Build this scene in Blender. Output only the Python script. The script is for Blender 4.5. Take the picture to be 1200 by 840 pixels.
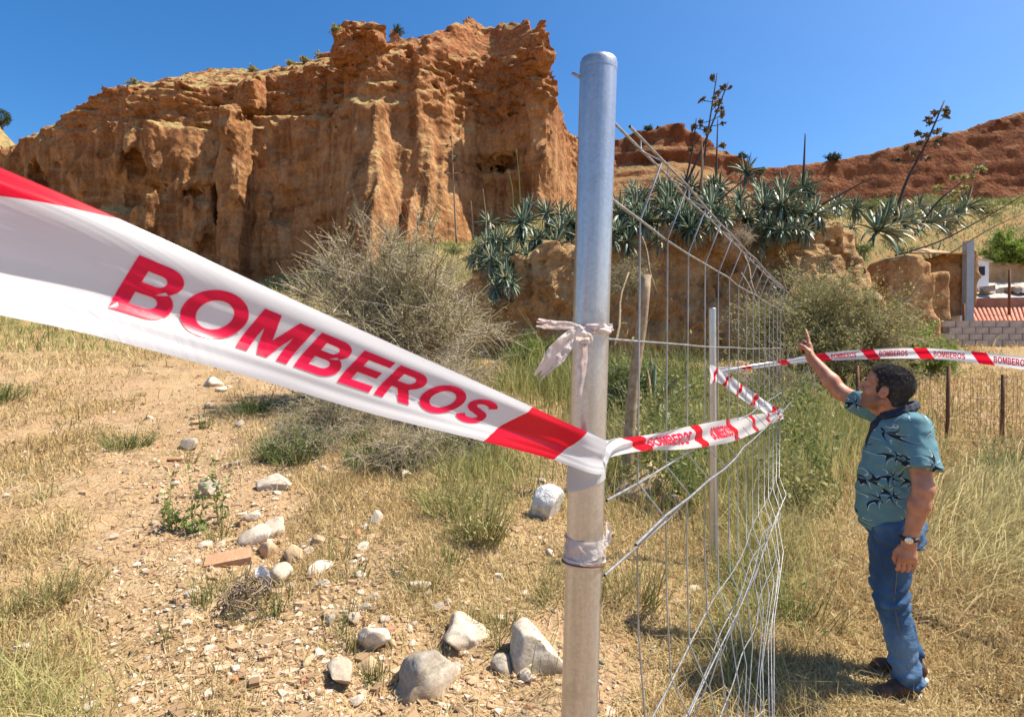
import bpy, bmesh, math, random
import numpy as np
from mathutils import Vector, Matrix, Euler
R = math.radians
rng = np.random.default_rng(7)
random.seed(7)
scene = bpy.context.scene
for o in list(bpy.data.objects): bpy.data.objects.remove(o)
COL = scene.collection

# ------------------------------------------------------------ camera, sky, sun
CZ = 1.75                      # eye height above the near ground
F_PX, U0, V0 = 666.0, 600.0, 412.0
cam_d = bpy.data.cameras.new('camera'); cam = bpy.data.objects.new('camera', cam_d); COL.objects.link(cam)
cam.location = (0, 0, CZ); cam.rotation_euler = (R(90 - 0.69), 0, 0)
cam_d.sensor_width = 36.0; cam_d.lens = 36.0 * F_PX / 1200.0
cam_d.clip_start = 0.02; cam_d.clip_end = 3000
cam_d.dof.use_dof = True; cam_d.dof.focus_distance = 1.6; cam_d.dof.aperture_fstop = 14.0
scene.camera = cam
SUN_EL, SUN_AZ = 57.0, 4.0     # azimuth measured from +X towards +Y
w = bpy.data.worlds.new('World'); scene.world = w; w.use_nodes = True
nt = w.node_tree; bg = nt.nodes['Background']
sky = nt.nodes.new('ShaderNodeTexSky'); sky.sky_type = 'NISHITA'; sky.sun_disc = False
sky.sun_elevation = R(SUN_EL); sky.sun_rotation = R(90 - SUN_AZ)
sky.altitude = 900; sky.air_density = 1.0; sky.dust_density = 2.8; sky.ozone_density = 4.0
hsv = nt.nodes.new('ShaderNodeHueSaturation'); hsv.inputs['Saturation'].default_value = 1.32
nt.links.new(sky.outputs[0], hsv.inputs['Color']); nt.links.new(hsv.outputs[0], bg.inputs[0]); bg.inputs[1].default_value = 0.112
sun_d = bpy.data.lights.new('sun', 'SUN'); sun_d.energy = 5.0; sun_d.angle = R(0.53); sun_d.color = (1.0, 0.93, 0.82)
sun = bpy.data.objects.new('sun', sun_d); COL.objects.link(sun)
sv = Vector((math.cos(R(SUN_EL))*math.cos(R(SUN_AZ)), math.cos(R(SUN_EL))*math.sin(R(SUN_AZ)), math.sin(R(SUN_EL))))
sun.rotation_euler = sv.to_track_quat('Z', 'Y').to_euler(); sun.location = (6, 2, 12)
scene.view_settings.view_transform = 'Standard'; scene.view_settings.look = 'None'
scene.view_settings.exposure = 0.82; scene.view_settings.gamma = 1.0

# ------------------------------------------------------------ helpers
def P(u, v, d):
    "world point seen by the photograph's pixel (u, v) at depth d"
    return np.array([(u-U0)/F_PX*d, d, CZ + (V0-v)/F_PX*d])

TAB = np.random.default_rng(3).random((32, 32, 32)).astype(np.float32)
def vnoise(x, y, z=None):
    x = np.asarray(x, np.float32); y = np.asarray(y, np.float32)
    z = np.zeros_like(x) + 0.5 if z is None else np.asarray(z, np.float32)
    xi = np.floor(x); yi = np.floor(y); zi = np.floor(z)
    fx = x-xi; fy = y-yi; fz = z-zi
    fx = fx*fx*(3-2*fx); fy = fy*fy*(3-2*fy); fz = fz*fz*(3-2*fz)
    x0 = xi.astype(np.int32) & 31; y0 = yi.astype(np.int32) & 31; z0 = zi.astype(np.int32) & 31
    x1 = (x0+1) & 31; y1 = (y0+1) & 31; z1 = (z0+1) & 31
    a = TAB[x0,y0,z0]*(1-fx)+TAB[x1,y0,z0]*fx; b = TAB[x0,y1,z0]*(1-fx)+TAB[x1,y1,z0]*fx
    c = TAB[x0,y0,z1]*(1-fx)+TAB[x1,y0,z1]*fx; d = TAB[x0,y1,z1]*(1-fx)+TAB[x1,y1,z1]*fx
    return ((a*(1-fy)+b*fy)*(1-fz)+(c*(1-fy)+d*fy)*fz)*2-1
def fbm(x, y, z=None, o=3, g=0.5):
    s = 0; a = 1.0; f = 1.0
    for i in range(o):
        s = s + a*vnoise(x*f+i*7.3, y*f+i*3.1, None if z is None else z*f+i*5.7); a *= g; f *= 2.03
    return s
def sstep(a, b, x):
    t = np.clip((x-a)/(b-a), 0, 1); return t*t*(3-2*t)

def mesh_np(name, V, faces, smooth=True):
    "faces: list of (n,3) / (n,4) int arrays"
    me = bpy.data.meshes.new(name)
    V = np.asarray(V, np.float32)
    faces = [np.asarray(f, np.int32) for f in faces if len(f)]
    me.vertices.add(len(V)); me.vertices.foreach_set('co', V.ravel())
    li = np.concatenate([f.ravel() for f in faces])
    tot = np.concatenate([np.full(len(f), f.shape[1], np.int32) for f in faces])
    st = np.concatenate([[0], np.cumsum(tot)[:-1]]).astype(np.int32)
    me.loops.add(len(li)); me.loops.foreach_set('vertex_index', li)
    me.polygons.add(len(tot)); me.polygons.foreach_set('loop_start', st); me.polygons.foreach_set('loop_total', tot)
    me.polygons.foreach_set('use_smooth', np.full(len(tot), smooth))
    me.update(calc_edges=True); me.validate()
    return me
def attr(me, name, vals):
    a = me.attributes.new(name, 'FLOAT', 'POINT'); a.data.foreach_set('value', np.asarray(vals, np.float32).ravel())
def obj(name, me, mat=None, parent=None, loc=None, rot=None, scale=None):
    o = bpy.data.objects.new(name, me); COL.objects.link(o)
    if mat is not None and me is not None and len(me.materials) == 0: me.materials.append(mat)
    if parent is not None: o.parent = parent
    if loc is not None: o.location = [float(q) for q in loc]
    if rot is not None: o.rotation_euler = rot
    if scale is not None: o.scale = scale if hasattr(scale, '__len__') else (scale,)*3
    return o
def tag(o, label=None, cat=None, group=None, kind=None):
    if label: o['label'] = label
    if cat: o['category'] = cat
    if group: o['group'] = group
    if kind: o['kind'] = kind
    return o
def empty(name, loc, label, cat, group=None, rotz=0):
    o = bpy.data.objects.new(name, None); COL.objects.link(o)
    o.location = [float(q) for q in loc]; o.rotation_euler = (0, 0, rotz); o.empty_display_size = 0.1
    return tag(o, label, cat, group)

def tubes(paths, radii, sides=3, caps=False):
    "paths (n,k,3), radii (n,k) -> V, [quads]"
    paths = np.asarray(paths, float); n, k, _ = paths.shape
    radii = np.broadcast_to(np.asarray(radii, float), (n, k))
    T = np.gradient(paths, axis=1); T /= np.linalg.norm(T, axis=2, keepdims=True)+1e-9
    m = T.mean(axis=1, keepdims=True); m /= np.linalg.norm(m, axis=2, keepdims=True)+1e-9
    ref = np.where(np.abs(m[..., 2:3]) < 0.85, np.array([0, 0, 1.0]), np.array([1.0, 0, 0]))
    A = np.cross(T, np.broadcast_to(ref, T.shape)); A /= np.linalg.norm(A, axis=2, keepdims=True)+1e-9
    B = np.cross(T, A)
    an = np.arange(sides)/sides*2*math.pi
    ring = paths[:, :, None, :] + radii[:, :, None, None]*(np.cos(an)[None, None, :, None]*A[:, :, None, :]+np.sin(an)[None, None, :, None]*B[:, :, None, :])
    V = ring.reshape(-1, 3)
    idx = np.arange(n*k*sides).reshape(n, k, sides); nx = np.roll(idx, -1, axis=2)
    Q = np.stack([idx[:, :-1], nx[:, :-1], nx[:, 1:], idx[:, 1:]], axis=-1).reshape(-1, 4)
    F = [Q]
    if caps:
        if sides == 3: F.append(np.concatenate([idx[:, 0, ::-1], idx[:, -1]]))
        elif sides == 4: F[0] = np.concatenate([Q, idx[:, 0, ::-1], idx[:, -1]])
        else: F.append(np.concatenate([idx[:, 0, ::-1], idx[:, -1]]))
    return V, F
def merge(parts):
    VS = []; fs = {}; off = 0
    for V, F in parts:
        for f in F:
            f = np.asarray(f)
            if len(f): fs.setdefault(f.shape[1], []).append(f+off)
        VS.append(np.asarray(V)); off += len(V)
    return np.concatenate(VS), [np.concatenate(a) for a in fs.values()]
def box(c, s, rz=0.0, jit=0):
    c = np.asarray(c, float); s = np.asarray(s, float)/2
    v = np.array([[x, y, z] for z in (-1, 1) for y in (-1, 1) for x in (-1, 1)])*s
    if jit: v = v + rng.normal(0, jit, v.shape)
    cr, sr = math.cos(rz), math.sin(rz)
    v = np.stack([v[:, 0]*cr-v[:, 1]*sr, v[:, 0]*sr+v[:, 1]*cr, v[:, 2]], 1)+c
    f = np.array([[0, 2, 3, 1], [4, 5, 7, 6], [0, 1, 5, 4], [2, 6, 7, 3], [0, 4, 6, 2], [1, 3, 7, 5]])
    return v, [f]
def lathe(prof, sides=32, axis_a=None, axis_b=None):
    "prof: list of (r, z)"
    prof = np.array(prof, float); k = len(prof)
    an = np.arange(sides)/sides*2*math.pi
    V = np.stack([prof[:, 0, None]*np.cos(an), prof[:, 0, None]*np.sin(an), np.repeat(prof[:, 1, None], sides, 1)], -1).reshape(-1, 3)
    idx = np.arange(k*sides).reshape(k, sides); nx = np.roll(idx, -1, 1)
    return V, [np.stack([idx[:-1], nx[:-1], nx[1:], idx[1:]], -1).reshape(-1, 4)]

def nets(F, xs, ys, zs):
    "naive surface nets of the zero level of F (inside negative) on a rectilinear grid"
    ins = F < 0
    c = [ins[i:F.shape[0]-1+i, j:F.shape[1]-1+j, k:F.shape[2]-1+k] for i in (0, 1) for j in (0, 1) for k in (0, 1)]
    anyi = c[0].copy(); alli = c[0].copy()
    for q in c[1:]: anyi |= q; alli &= q
    act = anyi & ~alli
    ids = np.full(act.shape, -1, np.int32); ii = np.argwhere(act); ids[act] = np.arange(len(ii))
    offs = np.array([[i, j, k] for i in (0, 1) for j in (0, 1) for k in (0, 1)])
    val = np.stack([F[ii[:, 0]+o[0], ii[:, 1]+o[1], ii[:, 2]+o[2]] for o in offs], 1)
    acc = np.zeros((len(ii), 3)); cnt = np.zeros(len(ii))
    for a in range(8):
        for b in range(a+1, 8):
            if np.abs(offs[a]-offs[b]).sum() != 1: continue
            m = (val[:, a] < 0) != (val[:, b] < 0)
            t = val[m, a]/(val[m, a]-val[m, b])
            acc[m] += offs[a]+t[:, None]*(offs[b]-offs[a]); cnt[m] += 1
    g = ii+acc/cnt[:, None]
    V = np.stack([np.interp(g[:, 0], np.arange(len(xs)), xs), np.interp(g[:, 1], np.arange(len(ys)), ys), np.interp(g[:, 2], np.arange(len(zs)), zs)], 1)
    Q = []
    for ax in range(3):
        sl0 = [slice(None)]*3; sl1 = [slice(None)]*3
        sl0[ax] = slice(0, -1); sl1[ax] = slice(1, None)
        o1, o2 = [q for q in range(3) if q != ax]
        for q in (o1, o2): sl0[q] = slice(1, -1); sl1[q] = slice(1, -1)
        A = ins[tuple(sl0)]; Bq = ins[tuple(sl1)]
        e = np.argwhere(A != Bq); s = A[A != Bq]
        e = e.copy(); e[:, o1] += 1; e[:, o2] += 1
        def cell(d1, d2):
            q = e.copy(); q[:, o1] -= d1; q[:, o2] -= d2
            return ids[q[:, 0], q[:, 1], q[:, 2]]
        quad = np.stack([cell(1, 1), cell(0, 1), cell(0, 0), cell(1, 0)], 1)
        flip = s if ax != 1 else ~s
        quad[~flip] = quad[~flip][:, ::-1]
        Q.append(quad)
    Q = np.concatenate(Q); Q = Q[(Q >= 0).all(1)]
    return V, [Q]

# ------------------------------------------------------------ materials
class NB:
    "tiny node-building helper"
    def __init__(s, name):
        s.m = bpy.data.materials.new(name); s.m.use_nodes = True; s.t = s.m.node_tree
        s.b = s.t.nodes['Principled BSDF']; s.out = s.t.nodes['Material Output']
    def n(s, typ, ins=None, **kw):
        x = s.t.nodes.new(typ)
        for k, v in kw.items(): setattr(x, k, v)
        for k, v in (ins or {}).items():
            if hasattr(v, 'is_output'): s.t.links.new(v, x.inputs[k])
            else: x.inputs[k].default_value = v
        return x
    def L(s, a, b): s.t.links.new(a, b)
    def pos(s): return s.n('ShaderNodeNewGeometry').outputs['Position']
    def objco(s): return s.n('ShaderNodeTexCoord').outputs['Object']
    def noise(s, vec, scale, detail=4, rough=0.55, dist=0):
        return s.n('ShaderNodeTexNoise', {'Vector': vec, 'Scale': scale, 'Detail': detail, 'Roughness': rough, 'Distortion': dist}).outputs['Fac']
    def mapv(s, vec, sc): return s.n('ShaderNodeMapping', {'Vector': vec, 'Scale': sc}).outputs[0]
    def ramp(s, fac, stops):
        r = s.n('ShaderNodeValToRGB', {'Fac': fac}); e = r.color_ramp.elements
        while len(e) < len(stops): e.new(0.5)
        for q, (p, c) in zip(e, stops): q.position = p; q.color = (*c, 1) if len(c) == 3 else c
        return r.outputs[0]
    def mix(s, fac, a, b, bt='MIX'):
        x = s.n('ShaderNodeMix', data_type='RGBA', blend_type=bt)
        for i, v in ((0, fac), (6, a), (7, b)):
            if hasattr(v, 'is_output'): s.L(v, x.inputs[i])
            else: x.inputs[i].default_value = v if i == 0 else ((*v, 1) if len(v) == 3 else v)
        return x.outputs[2]
    def math(s, op, a, b=0.0, clamp=False):
        x = s.n('ShaderNodeMath', operation=op, use_clamp=clamp)
        for i, v in ((0, a), (1, b)):
            if hasattr(v, 'is_output'): s.L(v, x.inputs[i])
            else: x.inputs[i].default_value = v
        return x.outputs[0]
    def attr(s, name): return s.n('ShaderNodeAttribute', attribute_name=name).outputs['Fac']
    def rnd(s): return s.n('ShaderNodeObjectInfo').outputs['Random']
    def set(s, color=None, rough=None, metal=None, spec=None):
        for k, v in (('Base Color', color), ('Roughness', rough), ('Metallic', metal), ('Specular IOR Level', spec)):
            if v is None: continue
            if hasattr(v, 'is_output'): s.L(v, s.b.inputs[k])
            else: s.b.inputs[k].default_value = (*v, 1) if k == 'Base Color' else v
    def bump(s, h, strength=0.5, dist=0.02, prev=None):
        ins = {'Height': h, 'Strength': strength, 'Distance': dist}
        if prev is not None: ins['Normal'] = prev
        x = s.n('ShaderNodeBump', ins); s.L(x.outputs[0], s.b.inputs['Normal']); return x.outputs[0]
    def translucent(s, color, fac):
        tr = s.n('ShaderNodeBsdfTranslucent')
        if hasattr(color, 'is_output'): s.L(color, tr.inputs[0])
        else: tr.inputs[0].default_value = (*color, 1)
        mx = s.n('ShaderNodeMixShader', {0: fac}); s.L(s.b.outputs[0], mx.inputs[1]); s.L(tr.outputs[0], mx.inputs[2]); s.L(mx.outputs[0], s.out.inputs[0])

def m_soft(name, c1, c2, scale=4.0, rough=0.85, bump=0.3, bdist=0.01, detail=5, c3=None, spec=0.25, world=False):
    b = NB(name); v = b.pos() if world else b.objco()
    f = b.noise(v, scale, detail)
    st = [(0.3, c1), (0.7, c2)] if c3 is None else [(0.28, c1), (0.5, c2), (0.72, c3)]
    b.set(b.ramp(f, st), rough, spec=spec)
    if bump: b.bump(b.noise(v, scale*4, 6, 0.65), bump, bdist)
    return b.m
def m_leaf(name, stops, trans=0.3, rough=0.6, use='rnd'):
    b = NB(name)
    f = b.attr('rnd') if use == 'rnd' else b.rnd()
    c = b.ramp(f, stops); b.set(c, rough, spec=0.25); b.translucent(c, trans)
    return b.m

def m_rock(name, layered=True, pale=0.0, red=0.0, s=1.0):
    "eroded conglomerate: ochre body, red hard beds, pale dusty weathering, dry growth on flat tops"
    b = NB(name); p = b.pos()
    geo = b.n('ShaderNodeNewGeometry')
    big = b.noise(p, 0.12*s, 4); mid = b.noise(p, 0.7*s, 5, 0.6); fine = b.noise(p, 4.0*s, 6, 0.7)
    streak = b.noise(b.mapv(p, (1.1*s, 1.1*s, 0.10*s)), 1.0, 5, 0.6)
    bed = b.noise(b.mapv(p, (0.05*s, 0.05*s, 0.9*s)), 1.0, 4, 0.6, 0.4)
    c = b.ramp(mid, [(0.28, (0.21, 0.085, 0.030)), (0.45, (0.41, 0.195, 0.078)), (0.72, (0.60, 0.345, 0.165))])
    c = b.mix(b.math('MULTIPLY', b.ramp(streak, [(0.46, (0, 0, 0)), (0.62, (1, 1, 1))]), 0.7), c, (0.17, 0.068, 0.026))
    c = b.mix(b.math('MULTIPLY', b.ramp(bed, [(0.5, (0, 0, 0)), (0.6, (1, 1, 1))]), 0.45), c, (0.56, 0.31, 0.14))
    if layered:
        z = b.n('ShaderNodeSeparateXYZ', {0: p}).outputs[2]
        zz = b.math('ADD', z, b.math('MULTIPLY', big, 8.0))
        top = b.n('ShaderNodeMapRange', {'Value': zz, 'From Min': 22.0, 'From Max': 29.0}).outputs[0]
        c = b.mix(b.math('MULTIPLY', top, 0.75), c, b.ramp(fine, [(0.3, (0.24, 0.075, 0.028)), (0.65, (0.48, 0.19, 0.08))]))
    if red: c = b.mix(red, c, b.ramp(mid, [(0.3, (0.12, 0.028, 0.012)), (0.7, (0.25, 0.068, 0.028))]))
    if pale: c = b.mix(pale, c, b.ramp(mid, [(.35, (0.42, 0.255, 0.11)), (.65, (0.66, 0.46, 0.235))]))
    pits = b.n('ShaderNodeTexVoronoi', {'Vector': p, 'Scale': 2.2*s}).outputs['Distance']
    c = b.mix(0.5, c, b.ramp(fine, [(0.3, (0.32, 0.26, 0.22)), (0.58, (1, 1, 1))]), 'MULTIPLY')
    up = b.n('ShaderNodeSeparateXYZ', {0: geo.outputs['True Normal']}).outputs[2]
    upm = b.n('ShaderNodeMapRange', {'Value': b.math('ADD', up, b.math('MULTIPLY', b.math('SUBTRACT', mid, 0.5), 0.9)), 'From Min': 0.46, 'From Max': 0.68}).outputs[0]
    veg = b.ramp(fine, [(0.3, (0.50, 0.34, 0.16)), (0.52, (0.40, 0.32, 0.125)), (0.72, (0.20, 0.21, 0.075))])
    c = b.mix(b.math('MULTIPLY', upm, 0.85 if layered else 0.35), c, veg)
    b.set(c, 0.95, spec=0.12)
    h = b.math('ADD', b.math('MULTIPLY', fine, 0.6), b.math('MULTIPLY', pits, 0.5))
    n1 = b.bump(h, 0.9, 0.35/s)
    b.bump(b.noise(p, 14*s, 4, 0.7), 0.6, 0.08/s, n1)
    return b.m
# ------------------------------------------------------------ ground
BX = [-60, -40, -22, -12, -6, -3, -1.7, -0.7, 0.3, 1.5, 3, 5, 7, 8.5, 9.6, 10.3, 11, 12.5, 16, 30, 60]
BY = [52, 50, 44, 36, 26, 19.4, 17.4, 16.3, 15.8, 15.5, 15.3, 15.8, 16.1, 15.5, 15.7, 17.2, 19.5, 23, 27, 32, 40]
BZX = [-3, -1.5, -0.5, 0.6, 1.4, 2.2, 4, 6, 8, 9.5, 11, 12.5, 16, 40]
BZ = [1.6, 2.1, 2.6, 2.75, 2.9, 3.25, 3.45, 3.55, 3.6, 3.6, 3.3, 3.2, 3.6, 5.0]   # height of the bank's lip over the eye
def bank_y(x): return np.interp(x, BX, BY)
def ground(x, y, micro=True):
    x = np.asarray(x, float); y = np.asarray(y, float)
    d = np.maximum(y, -6)
    hA = -1.72+0.12*(d-2.6)+0.10*np.clip(d-25, 0, 40)
    hA = hA-0.13*np.exp(-(((x-2.4)/2.2)**2+((y-3.4)/2.4)**2))-0.25*np.exp(-(((x-5.5)/3.0)**2+((y-8)/3.0)**2))
    hA = hA+0.22*np.exp(-(((x+1.6)/1.6)**2+((y-9)/1.8)**2))
    hB = np.maximum(np.interp(x, BZX, BZ)-0.12, 0)+0.27*np.clip(d-18, 0, 28)+0.10*np.clip(d-46, 0, 400)
    wid = np.interp(x, [-30, -10, -3, -1.0, 0, 10, 14, 30], [14, 9, 3.0, 1.2, 1.0, 1.0, 3, 6])
    wB = sstep(0.55, 0.55+1, (y-bank_y(x))/wid*1.0+0.55*(1-1/wid))
    h = hA*(1-wB)+hB*wB
    h = h+29.5*np.exp(-(((x+90)/24)**2+((y-82)/14)**2))
    h = h+0.35*fbm(x*0.16, y*0.16, o=2)*sstep(9, 22, y)
    if micro:
        near = 1-sstep(14, 40, np.hypot(x, y))
        h = h+near*(0.055*fbm(x*1.3, y*1.3, o=2)+0.034*fbm(x*4.1+9, y*4.1, o=3)+0.016*np.abs(fbm(x*13, y*13+4, o=2)))
        h = h+0.25*(1-near)*fbm(x*0.7, y*0.7, o=3)
    return h+CZ
def G(u, v, dmin=1.4, dmax=70.0):
    "ground point under pixel (u, v)"
    d = np.geomspace(dmin, dmax, 700)
    z = CZ+(V0-v)/F_PX*d; g = ground((u-U0)/F_PX*d, d)
    k = np.argmax(g >= z) if (g >= z).any() else len(d)-1
    dd = d[k]
    return np.array([(u-U0)/F_PX*dd, dd, float(g[k])])

def build_ground():
    r = np.concatenate([[0.0], np.geomspace(0.5, 700, 430)])
    a = np.concatenate([np.linspace(-58, 58, 560), np.linspace(62, 298, 44)])
    a = np.radians(a); RR, AA = np.meshgrid(r, a, indexing='ij')
    x = RR*np.sin(AA); y = RR*np.cos(AA); z = ground(x, y)
    V = np.stack([x, y, z], -1).reshape(-1, 3)
    idx = np.arange(x.size).reshape(x.shape); nx = np.roll(idx, -1, 1)
    Q = np.stack([idx[:-1], idx[1:], nx[1:], nx[:-1]], -1).reshape(-1, 4)
    me = mesh_np('ground', V, [Q[:, ::-1]])
    b = NB('dry_soil'); p = b.pos()
    big = b.noise(p, 0.45, 4); mid = b.noise(p, 2.3, 5, 0.6); fine = b.noise(p, 17, 6, 0.7); vf = b.noise(p, 70, 4, 0.7)
    c = b.ramp(mid, [(0.3, (0.30, 0.185, 0.095)), (0.5, (0.46, 0.305, 0.165)), (0.7, (0.58, 0.425, 0.265))])
    c = b.mix(b.ramp(big, [(0.44, (0, 0, 0)), (0.6, (0.85, 0.85, 0.85))]), c, b.ramp(fine, [(0.3, (0.40, 0.24, 0.125)), (0.7, (0.59, 0.405, 0.25))]))
    straw = b.ramp(fine, [(0.42, (0, 0, 0)), (0.6, (1, 1, 1))])
    c = b.mix(b.math('MULTIPLY', straw, 0.25), c, (0.50, 0.36, 0.14))
    c = b.mix(0.6, c, b.ramp(vf, [(0.25, (0.45, 0.42, 0.4)), (0.7, (1, 1, 1))]), 'MULTIPLY')
    # far slopes: dry grass tinge with green scrub
    yy = b.n('ShaderNodeSeparateXYZ', {0: p}).outputs[1]
    far = b.n('ShaderNodeMapRange', {'Value': yy, 'From Min': 13.0, 'From Max': 22.0}).outputs[0]
    scr = b.noise(p, 1.4, 6, 0.7)
    fc = b.ramp(scr, [(0.34, (0.40, 0.235, 0.10)), (0.48, (0.33, 0.225, 0.095)), (0.57, (0.21, 0.175, 0.065)), (0.7, (0.10, 0.105, 0.04))])
    c = b.mix(far, c, fc)
    b.set(c, 0.97, spec=0.1)
    peb = b.n('ShaderNodeTexVoronoi', {'Vector': p, 'Scale': 34.0}).outputs['Distance']
    n1 = b.bump(b.math('ADD', fine, b.math('MULTIPLY', peb, -0.6)), 0.9, 0.03)
    b.bump(vf, 0.6, 0.008, n1)
    tag(obj('ground', me, b.m), kind='structure')
build_ground()

# ------------------------------------------------------------ the eroded cliff
SURF = []
def biggest(V, Q):
    'keep only the largest connected piece'
    q = Q[0]; E = np.concatenate([q[:, [0, 1]], q[:, [1, 2]], q[:, [2, 3]]]); l = np.arange(len(V))
    for _ in range(60):
        m_ = np.minimum(l[E[:, 0]], l[E[:, 1]]); n_ = l.copy(); np.minimum.at(n_, l[E[:, 0]], m_); np.minimum.at(n_, l[E[:, 1]], m_); np.minimum.at(n_, E[:, 0], m_); np.minimum.at(n_, E[:, 1], m_); n_ = n_[n_]; n_ = n_[n_]
        if (n_ == l).all(): break
        l = n_
    k = np.bincount(l).argmax(); keep = l == k; new = np.cumsum(keep)-1
    return V[keep], [new[q[keep[q].all(1)]]]
def skyline(u, k):
    'highest visible point of mass k in photo column u'
    V = SURF[k]; uu = U0+F_PX*V[:, 0]/V[:, 1]; m = np.abs(uu-u) < 3.0; vv = (V[m][:, 2]-CZ)/V[m][:, 1]; return V[m][np.argmax(vv)]
def sdf_mass(name, xr, yr, zr, vox, front, ztop, extra, noise, mat, topk=1.0, smooth=True):
    xs = np.arange(xr[0], xr[1], vox); ys = np.arange(yr[0], yr[1], vox); zs = np.arange(zr[0], zr[1], vox)
    X2, Z2 = np.meshgrid(xs, zs, indexing='ij'); D = front(X2, Z2)            # (nx, nz)
    Xy, Yy = np.meshgrid(xs, ys, indexing='ij'); T = ztop(Xy, Yy)             # (nx, ny)
    Fm = np.maximum(D[:, None, :]-ys[None, :, None], zs[None, None, :]-T[:, :, None]).astype(np.float32)
    if extra: extra(Fm, xs, ys, zs)
    m = np.abs(Fm) < 2.6
    I = np.argwhere(m); I_ = I.T
    side = np.where((zs[I_[2]]-T[I_[0], I_[1]]) > (D[I_[0], I_[2]]-ys[I_[1]]), topk(xs[I_[0]]) if callable(topk) else topk, 1.0)
    Fm[m] += side*noise(xs[I[:, 0]].astype(np.float32), ys[I[:, 1]].astype(np.float32), zs[I[:, 2]].astype(np.float32))
    Fm[0] = 1; Fm[-1] = 1; Fm[:, -1] = 1; Fm[:, 0] = 1; Fm[:, :, 0] = 1; Fm[:, :, -1] = 1
    V, Q = biggest(*nets(Fm, xs, ys, zs))
    o = obj(name, mesh_np(name, V, Q, smooth), mat); tag(o, kind='structure'); SURF.append(V)
    return o
def carve(Fm, xs, ys, zs, c, r, k=0.4):
    "subtract a rough ellipsoid"
    i0, i1 = np.searchsorted(xs, [c[0]-r[0]*1.5, c[0]+r[0]*1.5]); j0, j1 = np.searchsorted(ys, [c[1]-r[1]*1.5, c[1]+r[1]*1.5]); k0, k1 = np.searchsorted(zs, [c[2]-r[2]*1.5, c[2]+r[2]*1.5])
    q = np.sqrt(((xs[i0:i1, None, None]-c[0])/r[0])**2+((ys[None, j0:j1, None]-c[1])/r[1])**2+((zs[None, None, k0:k1]-c[2])/r[2])**2)
    d = (q-1)*min(r)
    Fm[i0:i1, j0:j1, k0:k1] = np.maximum(Fm[i0:i1, j0:j1, k0:k1], -d)
def add_ball(Fm, xs, ys, zs, c, r):
    i0, i1 = np.searchsorted(xs, [c[0]-r[0]*1.6, c[0]+r[0]*1.6]); j0, j1 = np.searchsorted(ys, [c[1]-r[1]*1.6, c[1]+r[1]*1.6]); k0, k1 = np.searchsorted(zs, [c[2]-r[2]*1.6, c[2]+r[2]*1.6])
    q = np.sqrt(((xs[i0:i1, None, None]-c[0])/r[0])**2+((ys[None, j0:j1, None]-c[1])/r[1])**2+((zs[None, None, k0:k1]-c[2])/r[2])**2)
    d = (q-1)*min(r)
    Fm[i0:i1, j0:j1, k0:k1] = np.minimum(Fm[i0:i1, j0:j1, k0:k1], d)

# u (photo column), depth of the face, set-back of the upper tier, height of that ledge (photo row), rim row, skyline row
CL = np.array([
 (-190, 53, 0, 200, 300, 300), (-90, 51, 0, 200, 232, 228), (-20, 49.5, 0, 180, 186, 180), (20, 48.5, 0, 170, 160, 154), (60, 47.6, 0, 160, 142, 132),
 (100, 47.2, 0, 150, 118, 104), (140, 46.8, .3, 140, 98, 88), (168, 46.6, .5, 140, 98, 80), (176, 44.9, 1.6, 138, 98, 79), (215, 45.3, 2.2, 140, 96, 78), (255, 45.7, 2.4, 142, 95, 78),
 (263, 43.6, 2.4, 135, 92, 77), (284, 43.3, 2.6, 132, 88, 75), (294, 45.5, 2.4, 128, 84, 72), (330, 45.0, 2.8, 128, 80, 65), (370, 43.9, 3.0, 126, 80, 56), (392, 43.0, 3.2, 124, 76, 49),
 (400, 42.2, 1.0, 116, 55, 46), (428, 40.8, 1.2, 112, 52, 31), (455, 40.9, 1.3, 108, 50, 42), (480, 42.4, .5, 108, 50, 40), (490, 42.1, .3, 110, 50, 33), (520, 43.6, .2, 110, 54, 24), (545, 45.6, 0, 110, 57, 14),
 (568, 46.2, 0, 110, 60, 22), (578, 46.0, 0, 110, 62, 27), (582, 45.9, 0, 110, 60, 17), (604, 44.9, 0, 110, 54, 18), (623, 43.6, 0, 110, 50, 21), (627, 43.4, 0, 110, 52, 42), (640, 43.8, 0, 110, 66, 60), (649, 45.2, 0, 110, 92, 88),
 (655, 48.5, 0, 110, 120, 118), (664, 52.5, 0, 110, 150, 146), (690, 57, 0, 110, 160, 158), (740, 66, 0, 110, 190, 180)], float)
CX = (CL[:, 0]-U0)/F_PX*CL[:, 1]
cz = lambda v, d: CZ+(V0-v)/F_PX*d
C_RIM = cz(CL[:, 4], CL[:, 1]+CL[:, 2])-0.55; C_SKY = cz(CL[:, 5], CL[:, 1]+CL[:, 2]+8)-0.45-1.15*sstep(390, 420, CL[:, 0]); C_LED = cz(CL[:, 3], CL[:, 1])
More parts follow.
